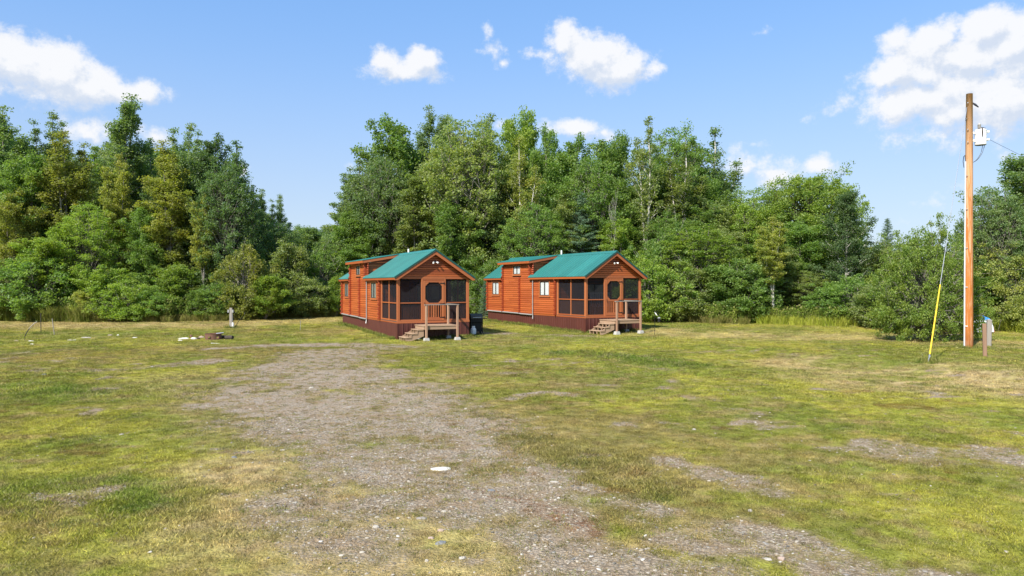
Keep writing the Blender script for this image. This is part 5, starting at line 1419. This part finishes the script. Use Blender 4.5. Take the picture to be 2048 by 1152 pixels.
# fire ring
fr = thing('fire_ring', 'rusty steel fire ring with cut out vents on the lawn', 'fire pit', at(423, 680))
Rr = 15.5 * fr.location.y / F; hr = .30; n = 48; mb = MB()
fr.location.y += .2
holes = set()
for hc in range(6):
    c = hc * 8 + 2
    for q in (0, 1, 2): holes.add((c + q) % n)
zs = [0, .08, .19, hr]
V = []
for rr in (Rr, Rr - .012):
    for z in zs:
        for k in range(n):
            a = k / n * 6.283; V.append((rr * math.cos(a), rr * math.sin(a), z - .02))
Fc = []
for lay in range(2):
    for j in range(3):
        for k in range(n):
            if j == 1 and k in holes: continue
            b = lay * 4 * n + j * n; f = (b + k, b + (k + 1) % n, b + n + (k + 1) % n, b + n + k); Fc.append(f if lay == 0 else f[::-1])
for k in range(n): Fc.append((3 * n + k, 3 * n + (k + 1) % n, 7 * n + (k + 1) % n, 7 * n + k))
build(MB().add(V, Fc), 'ring', M_RUST, fr)
build(MB().tube([(Rr * 1.0 * math.cos(a), Rr * math.sin(a), hr - .02) for a in np.linspace(0, 6.2832, 49)], .018, 6, False), 'rim', M_RUST, fr)
build(MB().tube([(Rr * .2, Rr * .4, .27), (Rr * 1.05, Rr * .75, .31)], .03, 6), 'grate_bar', M_GALV, fr)
build(MB().tube([(-Rr * .1, Rr * .6, .29), (Rr * .8, Rr * .9, .31)], .02, 6), 'grate_bar', M_RUST, fr)
ash = lump(9, Rr * .9, Rr * .9, .05, 16, .3); build(ash, 'ash_bed', plain('grey_ash', (.22, .20, .18), .95), fr)

def rock(px, py, wpx, hm, m, label, group=None, seed=0, flat=.7, rz=None, name='rock', wide=1.0):
    p = at(px, py); w = wpx / F * p.y / 2
    r_ = np.random.RandomState(seed + int(px)); V = []; n = 9
    for zz, rr in ((-.35, .9), (.05, 1.05), (.45, .92), (.75, .55)):
        for k in range(n):
            a = k / n * 6.283; q = rr * (1 + .30 * (np.sin(a * 2 + px) * .5 + r_.rand() - .5)); V.append((w * q * math.cos(a), w * wide * flat * q * math.sin(a), hm * .6 * (zz + .12 * r_.randn() * (zz > .1))))
    V.append((0, 0, hm * .5)); Fc = []
    for i in range(3):
        for k in range(n): Fc.append((i * n + k, i * n + (k + 1) % n, (i + 1) * n + (k + 1) % n, (i + 1) * n + k))
    for k in range(n): Fc.append((3 * n + k, 3 * n + (k + 1) % n, 4 * n))
    o = build(MB().add(V, Fc), name, m, None, p); o.rotation_euler.z = rt.uniform(-.3, .3) if rz is None else rz
    return tag(o, label, 'rock', group)
rock(880, 938, 38, .035, M_STW, 'white flat stone, the largest pale one lying on the gravel track', flat=.75, rz=-.12)
rock(881, 1087, 20, .05, M_STB, 'blue grey slate stone lowest in the foreground gravel', flat=.9)
rock(752, 1055, 15, .05, M_STG, 'white stone left of the blue grey slate', flat=.8)
rock(827, 922, 13, .03, M_STONE, 'pale stone just left of the large white flat one')
rock(881, 1062, 12, .05, M_STP, 'pinkish stone right above the blue grey slate')
rock(862, 1077, 12, .04, M_STP, 'small pinkish stone left of the blue grey slate')
rock(842, 1037, 22, .03, M_STONE, 'broad flat grey stone above the white stone pair')
rock(888, 1024, 10, .04, M_STG, 'small white stone between the flat grey stone and the red turf streak')
rock(925, 1117, 13, .04, M_STONE, 'small grey stone low in the gravel right of the slate')
rock(981, 982, 16, .04, M_STB, 'grey blue stone at the start of the red turf streak')
rock(818, 821, 10, .04, M_STG, 'whitish stone high on the gravel track')
rock(622, 776, 10, .06, M_STG, 'white stone at the upper left of the gravel track')
rock(468, 915, 14, .04, M_STB, 'blue grey stone at the left rim of the gravel track')
rock(565, 901, 11, .035, M_STG, 'pale stone on the left part of the gravel track')
rock(590, 1006, 11, .03, M_STG, 'white flat stone left in the lower gravel')
rock(660, 961, 10, .03, M_STG, 'white stone left of the track middle')
rock(243, 869, 10, .025, M_STG, 'lone white stone in the turf on the left')
rock(88, 750, 10, .07, M_STB, 'blue grey stone on the far left bare patch')
rock(1536, 1119, 16, .03, M_STONE, 'flat grey stone low on the right in the bare strip')
rock(1563, 1119, 17, .06, M_STP, 'rounded buff stone beside the flat grey one low on the right')
rock(1500, 1023, 10, .05, M_STG, 'white stone in the bare patch on the right')
rock(1388, 860, 8, .05, M_STG, 'small white stone in the yellow turf right of centre')
rock(1108, 964, 16, .03, M_STONE, 'pale stone at the right rim of the track')
rock(698, 815, 9, .05, M_STONE, 'grey stone in the middle of the upper track')
# the row of boulders left and by the ring
rock(33, 683, 9, .12, M_STP, 'pink boulder at the left end of the stone row')
rock(62, 683, 12, .10, M_STW, 'white stone just right of the pink boulder'); rock(64, 689, 8, .08, M_STW, 'small white stone below the white one near the pink boulder')
rock(140, 681, 8, .10, M_STONE, 'grey stone in the middle of the left stone row'); rock(150, 681, 7, .09, M_STW, 'pale stone touching the grey stone of the left row')
rock(172, 676, 18, .10, M_STONE, 'long grey flat stone in the left stone row', flat=.5)
rock(220, 671, 9, .10, M_STP, 'buff stone in the right half of the left stone row'); rock(236, 671, 6, .10, M_STW, 'white rounded stone right of the buff one')
rock(270, 676, 10, .08, M_STW, 'white stone at the right end of the left stone row'); rock(303, 734, 7, .05, M_STONE, 'grey stone on the bare strip left')
rock(368, 678, 23, .14, M_STW, 'large white slab left of the fire ring', flat=.5); rock(361, 682, 12, .12, M_STW, 'small white block under the large slab left of the fire ring')
rock(387, 678, 15, .16, M_STW, 'white block beside the fire ring'); rock(382, 674, 6, .22, M_RUST, 'rust coloured brick like stone behind the white blocks')
rock(403, 676, 10, .20, M_STP, 'pale pinkish stone touching the left side of the fire ring'); rock(396, 678, 8, .14, M_CHAR, 'dark stone touching the white block by the fire ring')
for a, b, c, d, r0, lb in ((440, 675, 452, 674, .085, 'short charred log right against the fire ring'), (450, 676, 466, 673.5, .095, 'charred log end pointing right from the fire ring')):
    p = at(a, b + 3); u = p.y / F
    o = build(MB().tube([(0, 0, r0 * .8), ((c - a) * u * .5, .04, r0), ((c - a) * u, -.02, r0 * 1.1)], [r0, r0 * 1.05, r0 * .9], 9), 'charred_log', M_CHAR, None, p); tag(o, lb, 'log')
p = at(422, 688); tag(build(MB().tube([(0, 0, .03), (.2, .05, .02), (.38, -.05, .02)], [.02, .022, .012], 6), 'stick', M_STW, None, p), 'pale bare stick lying before the fire ring', 'stick')
# shepherd hook with lantern right of the right cabin
hk = thing('garden_hook', 'thin black garden hook standing on the lawn right of the right cabin deck', 'hook', at(1309.5, 671)); u = hk.location.y / F
build(MB().tube([(0, 0, -.1), (0, 0, 44 * u), (.03, 0, 46.5 * u), (.12, 0, 47 * u), (.2, 0, 44 * u), (8.5 * u, 0, 41 * u), (8.5 * u, 0, 36.5 * u)], .013, 8), 'rod', M_BLACK, hk)
build(MB().add([(-.02, .0, 47.5 * u), (.06, .0, 45 * u), (.14, 0, 39 * u), (.05, 0, 42 * u), (-.02, .012, 47.5 * u), (.06, .012, 45 * u), (.14, .012, 39 * u), (.05, .012, 42 * u)], [(0, 1, 2, 3), (7, 6, 5, 4), (0, 4, 5, 1), (1, 5, 6, 2), (2, 6, 7, 3), (3, 7, 4, 0)]), 'ribbon', M_WHITE, hk)
ln = thing('lantern', 'small black lantern with a pale top hanging from the garden hook', 'lantern', hk.location + Vector((8.5 * u, 0, 27.5 * u)))
build(MB().lathe([(.07, 0), (.075, .02), (.065, .03), (.065, .17), (.075, .18)], 12), 'body', M_BLACK, ln); build(MB().lathe([(.085, .18), (.07, .205), (.03, .225), (.01, .24)], 12), 'top', M_PVC, ln)

# bench seen through the porch screens of the right cabin
bn = thing('porch_bench', 'white slatted bench behind the porch screen of the right cabin', 'bench')
th = CAB[2][2]; bx, by = 2.45, 1.9
bn.location = (CAB[2][0] + bx * math.cos(th) - by * math.sin(th), CAB[2][1] + bx * math.sin(th) + by * math.cos(th), .0912 + FZ + .031); bn.rotation_euler.z = th
build(MB().box(-.70, .70, -.25, .25, .42, .46, .008), 'seat', M_WHITE, bn)
for xx in (-.66, .62):
    for yy in (-.23, .21): build(MB().box(xx, xx + .04, yy, yy + .04, 0, .42), 'leg', M_WHITE, bn)
    build(MB().box(xx, xx + .04, .21, .25, .46, 1.22), 'back_post', M_WHITE, bn)
build(MB().box(-.62, .62, .215, .245, 1.14, 1.22), 'top_rail', M_WHITE, bn)
for k in range(9): build(MB().box(-.58 + k * .135, -.50 + k * .135, .22, .24, .461, 1.139), 'slat', M_WHITE, bn)
# grass left uncut along the skirting, posts and stones
grey_cloth = plain('grey_curtain', (.26, .27, .26), .8, 0, .1, 3)  # darker grey curtain colour, used on the left cabin only
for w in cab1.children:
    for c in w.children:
        if c.name.startswith('curtain'): c.material_slots[0].link = 'OBJECT'; c.material_slots[0].material = grey_cloth
P = []
for (X0, Y0, th), z0 in ((CAB[1], 0), (CAB[2], 0)):
    for k in range(260):
        e = rs.rand()
        if e < .62: lx, ly = -.08 - .12 * rs.rand(), 11.1 * rs.rand()
        elif e < .85: lx, ly = 3.7 * rs.rand(), -.06 - .15 * rs.rand()
        else: lx, ly = 3.74 + .12 * rs.rand(), 11 * rs.rand()
        P.append((X0 + lx * math.cos(th) - ly * math.sin(th), Y0 + lx * math.sin(th) + ly * math.cos(th)))
for o in (pole, guy, mp, s1):
    for k in range(14): a = rs.rand() * 6.28; q = .12 + .3 * rs.rand(); P.append((o.location.x + q * math.cos(a), o.location.y + q * math.sin(a)))
P = np.array(P); n = len(P); t = rs.rand(n, 1); c = np.array((.13, .19, .03)) * (1 - t) + np.array((.30, .29, .08)) * t
edge_src = [blades('edge_tuft_%d' % i, 450 + i, 40, .13, .16, .012, .6) for i in range(3)]
gn_scatter('grass', np.stack([P[:, 0], P[:, 1], gz(P[:, 0], P[:, 1])], 1), np.stack([rs.normal(0, .12, n), rs.normal(0, .12, n), rs.rand(n) * 6.28], 1), rs.uniform(.5, 1.3, n), c, edge_src, 'uncut grass along the cabin skirting and around the posts')


# alike neighbours are told apart by their order from left to right
from collections import defaultdict
D_ = defaultdict(list)
for o in COL.objects:
    if o.parent is None and o.get('group') in (GR, 'alike young trees under the wood crowns'): D_[o['label']].append(o)
for lb, L in D_.items():
    if len(L) in (2, 3):
        L.sort(key=lambda o: o.location.x / o.location.y)
        for o, w in zip(L, (['left', 'right'] if len(L) == 2 else ['left', 'middle', 'right'])): o['label'] = w + ' one: ' + lb
